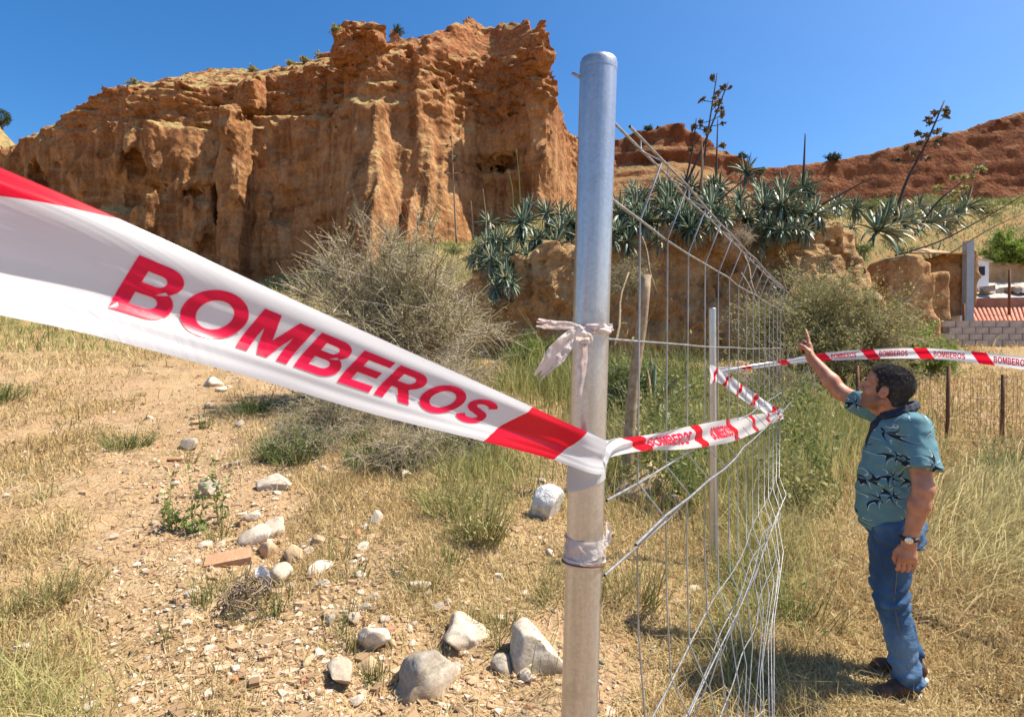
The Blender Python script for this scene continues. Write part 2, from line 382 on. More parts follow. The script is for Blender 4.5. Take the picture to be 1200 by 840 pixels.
def cl_front(X, Z):
    D = np.interp(X, CX, CL[:, 1]); sb = np.interp(X, CX, CL[:, 2]); led = np.interp(X, CX, C_LED)+0.5*vnoise(X*0.5, X*0+3.3)
    D = D+sb*sstep(led-0.9, led+0.3, Z)
    u = U0+F_PX*X/45.0
    fin = sstep(412, 445, u)*(1-sstep(528, 575, u))
    D = D-fin*0.36*np.clip(led-0.5-Z, 0, 20)*sstep(0, 6, led-Z)                # sunlit skirts below the ledge
    D = D-0.06*np.clip(18-Z, 0, 20)
    D = D+0.55*vnoise(X*0.95+0.12*Z, Z*0.07+5)*(0.55+1.4*fin)*(1-0.7*sstep(led-1, led+1, Z))   # rain flutes
    D = D+0.30*vnoise(X*2.6, Z*0.13+11)*(0.5+1.1*fin)*(1-0.7*sstep(led-1, led+1, Z))
    hard = sstep(21.0, 25.0, Z+0.12*(X+5))                                      # harder beds near the top stand proud
    D = D-hard*0.55*np.sign(np.sin(Z*2.1+0.7*vnoise(X*0.35, Z*0+1)))*sstep(0.0, 0.35, np.abs(np.sin(Z*2.1)))*(0.5+0.5*vnoise(X*0.4, Z*0.8))
    D = D-0.35*hard*vnoise(X*0.8, Z*1.7)
    pr = sstep(560, 615, u)*(1-sstep(655, 665, u))
    D = D+pr*1.5*(1-sstep(10, 19, Z))                                            # undercut prow
    return D
def cl_top(X, Y):
    D = np.interp(X, CX, CL[:, 1])+np.interp(X, CX, CL[:, 2])
    t = np.clip((Y-D)/8.0, 0, 1.0)
    bump = sstep(-12.5, -8, X)*(1-sstep(2, 4, X))
    t = np.where(bump > 0.5, sstep(0.42, 0.78, t)*0.8+0.2*t, t)
    Z = np.interp(X, CX, C_RIM)*(1-t)+np.interp(X, CX, C_SKY)*t
    return Z-0.05*np.clip(Y-D-9, 0, 30)-0.35*np.clip(Y-D-16, 0, 60)
def cl_extra(Fm, xs, ys, zs):
    def c(u, v, d, r): p = P(u, v, d); carve(Fm, xs, ys, zs, p, r)
    c(570, 191, 45.8, (2.0, 2.6, 0.95)); c(556, 196, 46.2, (1.2, 1.6, 0.6))
    c(158, 196, 46.6, (1.5, 1.8, 2.0)); c(150, 222, 46.0, (3.2, 2.4, 2.0))
    c(228, 226, 45.0, (1.2, 2.0, 0.75)); c(256, 226, 45.2, (0.85, 2.2, 0.95)); c(256, 245, 45.2, (.6, 1.8, 1.6))
    c(48, 205, 48.0, (1.1, 1.8, 1.6)); c(332, 245, 44.4, (1.3, 1.6, 2.2)); c(328, 327, 42.5, (.7, 2.4, .6))
    c(352, 132, 46.2, (2.2, 1.2, 0.7)); c(305, 138, 46.8, (1.2, 1.2, 0.6)); c(543, 281, 40.5, (0.5, 2.4, 0.7)); c(600, 128, 45.0, (1.7, .9, .35)); c(512, 108, 43.3, (1.7, .8, .35))
    for u, v, d, r in ((412, 70, 43.0, (1.7, 1.6, 1.6)), (425, 60, 43.2, (2.0, 1.6, 1.5)), (272, 150, 43.2, (1.2, 1.3, 1.5)), (424, 44, 49, (1.5, 1.6, .7)),
                       (625, 75, 44.2, (1.3, 1.6, 2.2)), (632, 110, 44.6, (1.2, 1.6, 1.6))):
        add_ball(Fm, xs, ys, zs, P(u, v, d), r)
def cl_noise(x, y, z):
    up = sstep(19, 25, z)
    q = 0.6*vnoise(x*0.21, y*0.21, z*0.21)
    n = 0.42*fbm(x*0.33, y*0.33, z*0.33, o=2)+0.34*fbm(x*0.95+q, y*0.95, z*(0.75+.4*up)+q, o=2)*(0.8+0.5*up)
    n = n+0.55*(np.abs(vnoise(x*1.15+q, y*1.15, z*(.28+.6*up)+q))-.3)+0.26*(np.abs(vnoise(x*2.4, y*2.4, z*(.9+1.5*up)))-.25)*(0.8+0.8*up)+0.13*vnoise(x*5.0, y*5.0, z*5.2)
    return n+0.28*vnoise(x*0.4, y*0.4, z*2.8)*(.25+up)
M_CLIFF = m_rock('cliff_conglomerate')
sdf_mass('cliff', (-62, 12), (34.5, 63), (2.0, 34.5), 0.18, cl_front, cl_top, cl_extra, cl_noise, M_CLIFF, lambda x: 0.5+0.4*sstep(-14, -9.5, x), False)

# ------------------------------------------------------------ cut earth bank under the agaves
def bk_front(X, Z):
    z = Z-CZ
    D = bank_y(X)-0.12*np.clip(2.6-z, 0, 4)
    D = D+0.20*vnoise(X*1.7, Z*0.35)+0.12*vnoise(X*4.0, Z*0.6)
    lump = np.exp(-(((X-8.1)/1.3)**2))*np.clip(3.0-z, 0, 3)*0.55+np.exp(-(((X-9.9)/0.8)**2))*np.clip(2.4-z, 0, 3)*0.6
    return D-lump+0.3*sstep(2.4, 3.0, z)*vnoise(X*1.1, Z*0+8)
def bk_top(X, Y):
    return CZ+np.interp(X, BZX, BZ)+0.25*vnoise(X*0.9, Y*0.9)-0.25*np.clip(bank_y(X)+0.35-Y, 0, 2)+0.02*(Y-16)
def bk_extra(Fm, xs, ys, zs):
    p = P(622, 377, 15.1); carve(Fm, xs, ys, zs, p, (0.33, 0.8, 0.26))
    p = P(985, 300, 15.6); carve(Fm, xs, ys, zs, p, (0.3, 0.6, 0.9))
    p = P(1012, 318, 15.9); carve(Fm, xs, ys, zs, p, (0.35, 0.6, 0.35))
    p = P(870, 290, 15.4); carve(Fm, xs, ys, zs, p, (0.7, 0.5, 0.5))
def bk_noise(x, y, z):
    return 0.24*fbm(x*1.1, y*1.1, z*.8, o=2)+0.26*(np.abs(vnoise(x*2.3, y*2.3, z*1.5))-.3)+0.17*(np.abs(vnoise(x*4.7, y*4.7, z*5.0))-.2)+0.075*vnoise(x*9, y*9, z*9.5)
M_BANK = m_rock('bank_earth', layered=False, pale=0.52, s=2.6)
sdf_mass('earth_bank', (-4.2, 13.0), (12.6, 24.0), (0.6, 6.4), 0.075, bk_front, bk_top, bk_extra, bk_noise, M_BANK, 1.0, False)

# ------------------------------------------------------------ far red hills
def hill(name, pts, d0, back, face_h, vox, mat, slope, ylen, zmin, layer, amp=1.0):
    pts = np.array(pts, float); X = (pts[:, 0]-U0)/F_PX*d0; ZT = CZ+(V0-pts[:, 1])/F_PX*d0
    def front(Xq, Zq):
        t = np.interp(Xq, X, ZT)
        return d0-back-slope*np.clip(t-face_h-Zq, 0, 99)+0.25*np.clip(Zq-(t-face_h), 0, face_h)+1.0*vnoise(Xq*0.12, Zq*0.05)+0.6*layer*(np.sin(Zq*2.1+3*vnoise(Xq*.05, Zq*.1))+vnoise(Xq*.1, Zq*1.7)+.6*vnoise(Xq*.35, Zq*.3))
    def top(Xq, Yq):
        return np.interp(Xq, X, ZT)-0.10*np.clip(Yq-d0, 0, 99)-0.22*np.clip(d0-Yq, 0, 99)
    def nz(x, y, z): return amp*0.9*fbm(x*0.22, y*0.22, z*0.3, o=3)+0.35*vnoise(x*1.1, y*1.1, z*1.6)
    return sdf_mass(name, (X[0]-1, X[-1]), (d0-back-ylen, d0+22), (zmin, ZT.max()+2.5), vox, front, top, None, nz, mat)
M_RED = m_rock('red_beds', layered=False, red=0.75, s=0.6)
hill('hill', [(600, 260), (655, 175), (690, 168), (715, 164), (740, 158), (775, 153), (800, 154), (830, 165), (855, 178), (880, 196), (920, 235), (960, 290)], 80, 2, 5.0, 0.45, M_RED, 1.5, 30, 6, 0.45, 0.8)
hill('hill', [(820, 260), (860, 210), (890, 196), (940, 191), (1000, 181), (1050, 171), (1100, 158), (1150, 142), (1200, 127), (1290, 100), (1420, 70)], 112, 3, 16.0, 0.7, M_RED, 0.4, 34, 7, 0.16, 0.22)
# ------------------------------------------------------------ galvanised post and the collapsed wire panel
def m_galv(name, c1, c2, scale, metal=0.75, rough=0.42):
    b = NB(name); v = b.objco()
    vor = b.n('ShaderNodeTexVoronoi', {'Vector': v, 'Scale': scale}).outputs['Color']
    g = b.n('ShaderNodeSeparateColor', {0: vor}).outputs[0]
    st = b.noise(b.mapv(v, (60, 60, 3)), 1.0, 5, 0.6)
    f = b.math('ADD', b.math('MULTIPLY', g, 0.16), b.math('MULTIPLY', st, 0.84))
    dirt = b.noise(v, 9, 6, 0.7)
    c = b.mix(b.ramp(dirt, [(0.55, (0, 0, 0)), (0.75, (0.6, 0.6, 0.6))]), b.ramp(f, [(0.3, c1), (0.7, c2)]), (0.22, 0.19, 0.15))
    b.set(c, b.math('ADD', b.math('MULTIPLY', st, 0.25), rough-0.1), metal, 0.5)
    b.bump(b.noise(v, 220, 4, 0.6), 0.25, 0.001)
    return b.m
M_GALV = m_galv('galvanised_steel', (0.42, 0.42, 0.41), (0.60, 0.60, 0.585), 260, metal=0.78, rough=.30)
M_WIRE = m_galv('galvanised_wire', (0.22, 0.22, 0.21), (0.42, 0.42, 0.41), 90, 0.6)
def taper_post(name, top, bot, r, label, cat, mat, sides=48, capped=True):
    top = np.array(top, float); bot = np.array(bot, float); L = np.linalg.norm(top-bot)
    e = empty(name, bot, label, cat)
    e.rotation_euler = Vector(top-bot).to_track_quat('Z', 'Y').to_euler()
    prof = [(r*0.995, 0), (r, 0.02), (r, L-0.010)] if capped else [(r, 0), (r, L)]
    obj('tube', mesh_np('tube', *lathe(prof, sides)), mat, e)
    if capped:
        cap = [(r*1.012, L-0.016), (r*1.02, L-0.013), (r*1.02, L-0.006), (r*0.97, L-0.0015), (r*0.86, L), (r*0.80, L-0.001), (r*0.76, L-0.006), (0.0005, L-0.007)]
        obj('cap', mesh_np('cap', *lathe(cap, sides)), mat, e)
    return e
PD = 0.76; PR = 0.0243
p_top = P(701, 72.5, PD); p_low = P(679.5, 840, PD)
axis = (p_low-p_top)/np.linalg.norm(p_low-p_top)
gz = float(ground(p_low[0]-0.02, PD))
p_bot = p_top+axis*((p_top[2]-gz+0.06)/-axis[2])
post = taper_post('metal_post', p_top, p_bot, PR, 'thick galvanised steel fence post with barrier tape tied round it', 'post', M_GALV)
def post_at(v):                        # point on the post's axis at photo row v
    z = CZ+(V0-v)/F_PX*PD; return p_top+axis*((p_top[2]-z)/-axis[2])
a = post_at(92)+np.array([-0.022, 0.004, 0]); bq = post_at(86)+np.array([-0.034, 0.006, 0.001])
V, F = tubes([[a, bq]], 0.0022, 8, True); V = V-np.array(p_bot)
wst = obj('wire_stub', mesh_np('wire_stub', V, F), M_WIRE, post)
wst.matrix_parent_inverse = Matrix.Translation(Vector(p_bot)) and post.matrix_basis.inverted() @ Matrix.Translation(Vector([float(q) for q in p_bot]))

def smooth_curve(pts, n):
    "Catmull-Rom through rows of pts"
    pts = np.array(pts, float); k = len(pts)
    ext = np.vstack([2*pts[0]-pts[1], pts, 2*pts[-1]-pts[-2]])
    t = np.linspace(0, k-1-1e-9, n); i = np.floor(t).astype(int); f = (t-i)[:, None]
    p0, p1, p2, p3 = ext[i], ext[i+1], ext[i+2], ext[i+3]
    return 0.5*((2*p1)+(-p0+p2)*f+(2*p0-5*p1+4*p2-p3)*f*f+(-p0+3*p1-3*p2+p3)*f**3)
# panel: leaves the post at 30 degrees to the right of straight ahead, three V folds
DIR = np.array([math.sin(R(30.4)), math.cos(R(30.4)), 0.0]); NRM = np.array([DIR[1], -DIR[0], 0.0])
S0 = np.array([p_top[0]+0.012, PD+0.012, 0.0])
panel = empty('wire_fence_panel', (S0[0], S0[1], gz), 'bent galvanised wire mesh panel hanging from the thick post', 'wire fence')
def pp(t, z, n=0.0):
    "point on the panel: distance t from the post, height z over the eye, n out of plane"
    sag = -0.008*np.sin(np.clip(t/2.5, 0, 1)*math.pi)
    q = S0+DIR*t+NRM*n; return np.array([q[0], q[1], CZ+z+sag])
def loc(arr): return np.asarray(arr)-np.array([S0[0], S0[1], gz])
def wire(pts, r=0.0016, name='wire', sides=5):
    V, F = tubes(loc(np.array(pts))[None], r, sides); return obj(name, mesh_np(name, V, F), M_WIRE, panel)
ZT1, ZV1, ZB1 = 0.318, 0.296, 0.208          # top fold: rail, apex, rail
ZA2, ZV2, ZB2 = -0.205, -0.255, -0.305       # middle fold
tw = [0.10, 0.15, 0.31, 0.47, 0.63, 0.79, 0.95, 1.11, 1.27, 1.43, 1.59, 1.76, 1.92, 2.08, 2.24, 2.40]
r3 = np.random.default_rng(21)
for i, t in enumerate(tw[1:]):
    k = r3.normal(0, 0.006, 12); lean = r3.normal(0, 0.012)
    mess = 0.012+0.02*(t/2.4)
    zs_ = [(ZT1+0.022, 0.0), (ZT1, 0.0), (ZV1, 0.034), (ZB1, 0.0), (0.10, 0.0), (-0.05, 0.0), (ZA2, 0.0), (ZV2, 0.045), (ZB2, 0.0), (-0.44, 0.0), (-0.57, 0.0), (-0.63, 0.03), (-0.70, 0.0), (-0.80, 0.02), (-0.98, 0.0), (-1.25, 0.0), (-1.5, 0)]
    pts = []
    for j, (z, n) in enumerate(zs_):
        low = max(0, -z-0.4)
        pts.append(pp(t*(1-.62*min(low, 1.0))+lean*(0.3-z)+low*r3.normal(0, mess*0.35), z, n+low*r3.normal(0, mess*0.4)+low*0.12))
    wire(pts, 0.0016)
def rail(z0, n0=0.0, r=0.0021, wob=0.002, t1=2.45, dz=0.0, kink=0.0):
    ts = np.linspace(0.0, t1, 17 if kink == 0 else 11)
    pts = [pp(t, z0+dz*t+r3.normal(0, wob), n0+r3.normal(0, wob)+2.2*kink*r3.normal()*max(0, t-0.1)) for t in ts]
    return wire(pts if kink == 0 else smooth_curve(pts, 44), r, 'rail', 6)
for z, n in ((ZT1, 0), (ZV1, 0.034), (ZB1, 0), (ZA2, 0), (ZV2, 0.045), (ZB2, 0)): rail(z, n)
rail(0.018, 0.0, 0.0018, 0.001, 2.42, 0.0)
for z, n, k in ((-0.57, 0.02, .003), (-0.63, 0.05, .004), (-0.70, .02, .003), (-0.80, 0.05, .005), (-1.22, .07, .006)): rail(z, n, 0.0017, 0.004, 2.4*(1-.62*min(1, -z-.4)), 0.0, k)
# slack loop of a torn strand at the far corner
wire([pp(2.35, .20), pp(2.46, .16), pp(2.62, .10), pp(2.78, .08)], .0022)
wire([pp(2.3, .26), pp(2.5, .22), pp(2.7, .17), pp(2.95, .16)], .0022)

# slim post and the slanting stake behind the panel
d = 4.3; gp = ground((835-600)/F_PX*d, d)
slim = taper_post('slim_metal_post', P(834.5, 361, d), (P(837, 600, d)[0], d, float(gp)-0.08), 0.0275, 'slim galvanised post behind the wire panel with tape looped on it', 'post', M_GALV, 20)
def rough_stick(path, r0, r1, sides=8):
    path = np.array(path, float); n = len(path)
    return tubes(path[None], np.linspace(r0, r1, n)[None], sides, True)
M_WOOD = m_soft('weathered_wood', (0.24, 0.17, 0.10), (0.44, 0.34, 0.23), 18, 0.9, 0.6, 0.004)
d = 5.6; tp = P(757, 322, d); bp = np.array([P(731, 545, d+0.1)[0], d+0.1, 0]); bp[2] = float(ground(bp[0], bp[1]))-0.06
V, F = rough_stick([tp+(bp-tp)*q+np.array([0.012*math.sin(q*9), 0, 0]) for q in np.linspace(0, 1, 10)], 0.050, 0.062, 7)
V = V+rng.normal(0, 0.003, V.shape)
o = obj('wooden_stake', mesh_np('wooden_stake', V-bp, F), M_WOOD, loc=bp); tag(o, 'weathered wooden stake leaning behind the wire panel', 'stake')

# ------------------------------------------------------------ barrier tape
def m_tape(name, period, width, offs, slant, gloss=0.22, trans=0.52, dirty=0.0):
    "white film printed with red slanted blocks: s along, t across (metres)"
    b = NB(name); s_ = b.attr('s'); t_ = b.attr('t')
    q = b.math('ADD', b.math('ADD', s_, b.math('MULTIPLY', t_, slant)), -offs)
    q = b.math('FLOORED_MODULO', q, period)
    red = b.math('LESS_THAN', q, width)
    c = b.mix(red, (0.74, 0.74, 0.75), (0.78, 0.006, 0.03))
    if dirty: c = b.mix(b.math('MULTIPLY', b.noise(b.objco(), 30, 5, .7), dirty), c, (0.45, 0.36, 0.28))
    b.set(c, gloss, spec=0.45)
    b.bump(b.noise(b.mapv(b.n('ShaderNodeCombineXYZ', {0: s_, 1: t_}).outputs[0], (5, 26, 1)), 1.0, 2, 0.5), 0.25, 0.004)
    b.translucent(c, trans)
    return b.m
b = NB('red_print'); b.set((0.80, 0.012, 0.075), 0.3, spec=0.4); b.translucent((0.80, 0.012, 0.075), 0.5); M_PRINT = b.m
def arc(cx, cy, rx, ry, a0, a1, n=14): return [(cx+rx*math.cos(R(q)), cy+ry*math.sin(R(q))) for q in np.linspace(a0, a1, n)]
def stroke(c, w):
    c = np.array(c); t = np.gradient(c, axis=0); t /= np.linalg.norm(t, axis=1, keepdims=True); n = np.stack([-t[:, 1], t[:, 0]], 1)
    return [tuple(q) for q in c+n*w/2]+[tuple(q) for q in (c-n*w/2)[::-1]]
GLYPH = {   # bold grotesque capitals: advance width, outlines (outer first, then counters)
 'B': (.84, [[(0, 0), (0, 1), (.46, 1)]+arc(.46, .745, .29, .255, 85, -75)+arc(.48, .285, .33, .285, 70, -90), [(.2, .59), (.2, .83), (.43, .83)]+arc(.43, .71, .12, .12, 85, -90, 8), [(.2, .17), (.2, .43), (.46, .43)]+arc(.46, .30, .14, .13, 85, -90, 8)]),
 'O': (1.0, [arc(.49, .5, .50, .52, 0, 352, 44), arc(.49, .5, .29, .335, 0, 350, 36)]),
 'M': (1.02, [[(0, 0), (0, 1), (.29, 1), (.48, .36), (.67, 1), (.96, 1), (.96, 0), (.77, 0), (.77, .72), (.565, 0), (.395, 0), (.19, .72), (.19, 0)]]),
 'E': (.76, [[(0, 0), (0, 1), (.70, 1), (.70, .83), (.2, .83), (.2, .60), (.65, .60), (.65, .43), (.2, .43), (.2, .17), (.72, .17), (.72, 0)]]),
 'R': (.88, [[(0, 0), (0, 1), (.48, 1)]+arc(.48, .715, .32, .285, 85, -62)+[(.60, .40), (.70, .28), (.86, 0), (.61, 0), (.46, .26), (.36, .385), (.2, .395), (.2, 0)], [(.2, .56), (.2, .83), (.44, .83)]+arc(.44, .695, .15, .135, 85, -88, 8)]),
 'S': (.78, [stroke(arc(.39, .715, .28, .20, 15, 265, 16)+arc(.39, .285, .29, .20, 80, -165, 16), .195)])}
def text_mesh(txt, cuts=70):
    cu = bpy.data.curves.new('txt', 'CURVE'); cu.dimensions = '2D'; cu.fill_mode = 'BOTH'; cu.offset = 0.014; x0 = 0
    for ch in txt:
        adv, outl = GLYPH[ch]
        for ol in outl:
            sp = cu.splines.new('POLY'); sp.points.add(len(ol)-1)
            for p_, q in zip(sp.points, ol): p_.co = (q[0]+x0, q[1], 0, 1)
            sp.use_cyclic_u = True
        x0 += adv+.10
    o = bpy.data.objects.new('txt', cu); COL.objects.link(o)
    dg = bpy.context.evaluated_depsgraph_get(); dg.update()
    me = bpy.data.meshes.new_from_object(o.evaluated_get(dg)); bpy.data.objects.remove(o)
    bm = bmesh.new(); bm.from_mesh(me)
    xs_ = [v.co.x for v in bm.verts]; ys_ = [v.co.y for v in bm.verts]; x0, x1, y0, y1 = min(xs_), max(xs_), min(ys_), max(ys_)
    for v in bm.verts: v.co.x = (v.co.x-x0)/(x1-x0); v.co.y = (v.co.y-y0)/(y1-y0)
    for i in range(1, cuts): bmesh.ops.bisect_plane(bm, geom=bm.verts[:]+bm.edges[:]+bm.faces[:], plane_co=(i/cuts, 0, 0), plane_no=(1, 0, 0), dist=1e-6)
    for i in range(1, 6): bmesh.ops.bisect_plane(bm, geom=bm.verts[:]+bm.edges[:]+bm.faces[:], plane_co=(0, i/6, 0), plane_no=(0, 1, 0), dist=1e-6)
    bmesh.ops.triangulate(bm, faces=bm.faces[:])
    bm.verts.index_update()
    V = np.array([v.co[:] for v in bm.verts]); F = np.array([[q.index for q in f.verts] for f in bm.faces])
    bm.free(); return V, F
TXT_V, TXT_F = text_mesh('BOMBEROS')
class Tape:
    def __init__(s, rows, n=140, m=26, prof=None, width=0.1, wrinkle=0.0, seed=1):
        "rows: (u_top, v_top, u_bot, v_bot, depth_top, depth_bot)"
        rows = np.array(rows, float)
        top = smooth_curve([P(r[0], r[1], r[4]) for r in rows], n); bot = smooth_curve([P(r[2], r[3], r[5]) for r in rows], n)
        mid = (top+bot)/2; seg = np.linalg.norm(np.diff(mid, axis=0), axis=1); s.s = np.concatenate([[0], np.cumsum(seg)])
        s.t = np.linspace(0, 1, m); s.width = width
        tv = s.t[None, :, None]
        G_ = top[:, None]*(1-tv)+bot[:, None]*tv
        T = np.gradient(mid, axis=0); W = bot-top; N = np.cross(T, W); N /= np.linalg.norm(N, axis=1, keepdims=True)
        if (N[:, 1].mean() > 0): N = -N                       # towards the viewer's side
        S = np.linspace(0, 1, n)[:, None]
        if prof is not None: G_ = G_+N[:, None, :]*prof(S, s.t[None, :])[:, :, None]
        if wrinkle:
            Sx = s.s[:, None]+0*s.t[None]; Tx = s.t[None]*width+0*S
            G_ = G_+N[:, None, :]*(wrinkle*fbm(Sx*9+seed*3, Tx*55+seed, o=2))[:, :, None]
        s.N = N; s.G = G_; s.n = n; s.m = m
    def mesh(s, name, origin):
        idx = np.arange(s.n*s.m).reshape(s.n, s.m)
        Q = np.stack([idx[:-1, :-1], idx[1:, :-1], idx[1:, 1:], idx[:-1, 1:]], -1).reshape(-1, 4)
        me = mesh_np(name, s.G.reshape(-1, 3)-origin, [Q])
        attr(me, 's', np.repeat(s.s, s.m)); attr(me, 't', np.outer(getattr(s, 'tk', np.ones(s.n)), s.t*s.width)); return me
    def at(s, sv, tv, off):
        i = np.clip(np.interp(sv, s.s, np.arange(s.n)), 0, s.n-1.001); j = np.clip(tv*(s.m-1), 0, s.m-1.001)
        i0 = i.astype(int); j0 = j.astype(int); fi = (i-i0)[:, None]; fj = (j-j0)[:, None]
        g = s.G[i0, j0]*(1-fi)*(1-fj)+s.G[i0+1, j0]*fi*(1-fj)+s.G[i0, j0+1]*(1-fi)*fj+s.G[i0+1, j0+1]*fi*fj
        return g+s.N[i0]*off
    def word(s, s0, s1, t0, t1, origin, off=0.0006, shear=0.0, flip=False):
        x = TXT_V[:, 0]; y = TXT_V[:, 1]
        if flip: x = 1-x; y = 1-y
        tv = t1+(t0-t1)*y
        V = s.at(s0+(s1-s0)*x+shear*(y-0.5), tv, off)
        return mesh_np('lettering', V-origin, [TXT_F], False)
def dd(u): return 1/(2.63-1.26*(u/700.0))          # a straight line in space seen in perspective
near_rows = [(-130, 146, -100, 352, dd(-130), dd(-130)-.015), (-60, 172, -50, 362, dd(-60), dd(-60)-.012), (0, 197, 5, 373, dd(0), dd(5)-.010), (140, 257, 120, 397, dd(140), dd(120)-.006), (330, 345, 300, 444, dd(330), dd(300)-.002),
             (470, 408, 440, 486, dd(470), dd(440)), (600, 466, 570, 518, dd(600), dd(570)), (655, 491, 640, 536, 0.70, 0.70), (690, 507, 690, 554, 0.722, 0.718), (711, 517, 708, 556, 0.742, 0.738)]
def near_prof(S, T):
    open_ = np.clip(1-S*0.95, 0.12, 1)
    crease = -0.020*np.exp(-((T-0.62)/0.16)**2)+0.012*np.exp(-((T-0.16)/0.13)**2)+0.010*np.clip(T-0.72, 0, 1)/0.28-0.006*np.exp(-((T-0.86)/0.05)**2)
    return crease*open_*(0.75+0.5*np.sin(S*7+1)*T)+0.0007*open_*(np.abs(np.mod(T*5.3+S*1.7, 1)-.5)*2-.5)-0.004*np.sin(S*16+T*6)*(1-S)*T
TA = np.array([float(q) for q in p_bot])
tp1 = Tape(near_rows, 180, 34, near_prof, 0.10, 0.0007, 3)
so = float(np.interp(588, [600], [0])) if False else 0
# distances along the tape of the printed features
mid_u = U0+F_PX*(tp1.G[:, 17, 0]/tp1.G[:, 17, 1])
S_at = lambda u: float(np.interp(u, mid_u, tp1.s))
org = tp1.G[90, 17].copy()
near = empty('barrier_tape', org, 'red and white barrier tape with large lettering stretched to the thick post', 'barrier tape')
top_u = U0+F_PX*(tp1.G[:, 0, 0]/tp1.G[:, 0, 1]); ST = lambda u: float(np.interp(u, top_u, tp1.s))
stripe_w = ST(686)-ST(622); tp1.tk = 1+5.5*(1-sstep(ST(60), ST(300), tp1.s))
obj('strip', tp1.mesh('strip', org), m_tape('tape_film_near', ST(686)-ST(133), stripe_w, ST(624), 0.44), near)
obj('lettering', tp1.word(S_at(143), S_at(572), 0.225, 0.745, org, 0.0011, 0.014), M_PRINT, near)
def tail_strip(tp, end, length, origin, tk=1.0):
    'the tape running on straight beyond the last section'
    i, j = (0, 3) if end == 0 else (-1, -4); dr = tp.G[i].mean(0)-tp.G[j].mean(0); dr /= np.linalg.norm(dr)
    q = np.linspace(0, length, 12); V = tp.G[i][None]+dr[None, None]*q[:, None, None]; n, m = V.shape[:2]; idx = np.arange(n*m).reshape(n, m)
    me = mesh_np('strip', V.reshape(-1, 3)-origin, [np.stack([idx[:-1, :-1], idx[1:, :-1], idx[1:, 1:], idx[:-1, 1:]], -1).reshape(-1, 4)])
    attr(me, 's', np.repeat(tp.s[i]+(-q if end == 0 else q), m)); attr(me, 't', np.tile(tp.t*tp.width*tk, n)); return me
obj('strip', tail_strip(tp1, 0, 1.6, org, 6.5), near.children[0].data.materials[0], near)
# turn of tape round the post
def wrap_band(v0, v1, a0, a1, r, n=48, m=8, tilt=0.0, wr=0.0006, seed=0):
    an = np.radians(np.linspace(a0, a1, n)); V = np.zeros((n, m, 3))
    for j in range(m):
        q = j/(m-1); c = post_at(v0+(v1-v0)*q)
        rr = r+wr*vnoise(np.cos(an)*3+seed, np.full(n, q*5.0), np.sin(an)*3+seed)
        V[:, j] = c+np.stack([rr*np.cos(an), rr*np.sin(an), tilt*np.cos(an)*q], 1)
    idx = np.arange(n*m).reshape(n, m); Q = np.stack([idx[:-1, :-1], idx[1:, :-1], idx[1:, 1:], idx[:-1, 1:]], -1).reshape(-1, 4)
    return V.reshape(-1, 3), Q, np.repeat(np.linspace(0, (a1-a0)/57.3*r, n), m), np.tile(np.linspace(0, .05, m), n)
V, Q, s_, t_ = wrap_band(528, 567, 140, 400, PR+0.0012, tilt=0.009)
me = mesh_np('wrap', V-org, [Q]); attr(me, 's', s_); attr(me, 't', t_)
obj('wrap', me, m_tape('tape_film_wrap', 5.0, 0.0, 0.038, 0.5), near)

# the second length: post -> torn panel corner -> slim post -> past the pointing hand
far_rows = [
 [(709, 516, 708, 552, .745, .740), (722, 514, 722, 534, .78, .775), (770, 508, 772, 527, 0.96, .94), (805, 500, 808, 526, 1.15, 1.13), (850, 492, 860, 517, 1.55, 1.53), (890, 485, 893, 503, 2.1, 2.08), (918, 482, 918, 491, 2.83, 2.82)],
 [(918, 481, 918, 491, 2.83, 2.82), (895, 468, 893, 482, 3.1, 3.1), (868, 449, 864, 464, 3.55, 3.55), (846, 434, 842, 448, 4.0, 4.0), (832, 427, 833, 450, 4.25, 4.25)],
 [(832, 427, 833, 446, 4.25, 4.25), (850, 430, 850, 437, 4.3, 4.3), (890, 426, 890, 431, 4.4, 4.4), (945, 417, 945, 425, 4.5, 4.5), (985, 411.5, 986, 422, 4.5, 4.5), (1050, 408, 1050, 420, 4.4, 4.4), (1110, 409.5, 1110, 422, 4.2, 4.2), (1200, 418, 1200, 433, 3.9, 3.9), (1290, 430, 1290, 449, 3.6, 3.6)]]
fo = P(833, 440, 4.26)
fart = empty('barrier_tape', fo, 'narrow red and white barrier tape zigzagging past the slim post behind the pointing man', 'barrier tape')
for i, rows in enumerate(far_rows):
    tp = Tape(rows, 120, 10, lambda S, T: 0.004*np.sin(T*9+S*22), 0.085, 0.003 if i < 2 else 0.0012, 5+i)
    uu = U0+F_PX*tp.G[:, 5, 0]/tp.G[:, 5, 1]
    sa = lambda u: float(np.interp(u, uu, tp.s)) if uu[-1] > uu[0] else float(np.interp(-u, -uu, tp.s))
    if i == 0: mt = m_tape('tape_film_b', 0.42, 0.075, sa(733), -0.7); words = [(sa(757), sa(808)), (sa(833), sa(858))]
    elif i == 1: mt = m_tape('tape_film_c', 0.30, 0.06, 0.06, -0.6); words = []
    else:
        mt = m_tape('tape_film_d', sa(1069)-sa(1008), (sa(1069)-sa(1008))*.26, sa(1008), -0.6)
        P_ = sa(1069)-sa(1008); words = [(sa(1008)+(k+.38)*P_, sa(1008)+(k+.92)*P_) for k in range(-1, 5)]
    st = obj('span', tp.mesh('span', fo), mt, fart)
    if i == 2: obj('span', tail_strip(tp, 1, 2.5, fo), mt, fart)
    for w0, w1 in words:
        if w1 < tp.s[-1]: obj('lettering', tp.word(w0, w1, 0.22, 0.78, fo, 0.0012), M_PRINT, st)

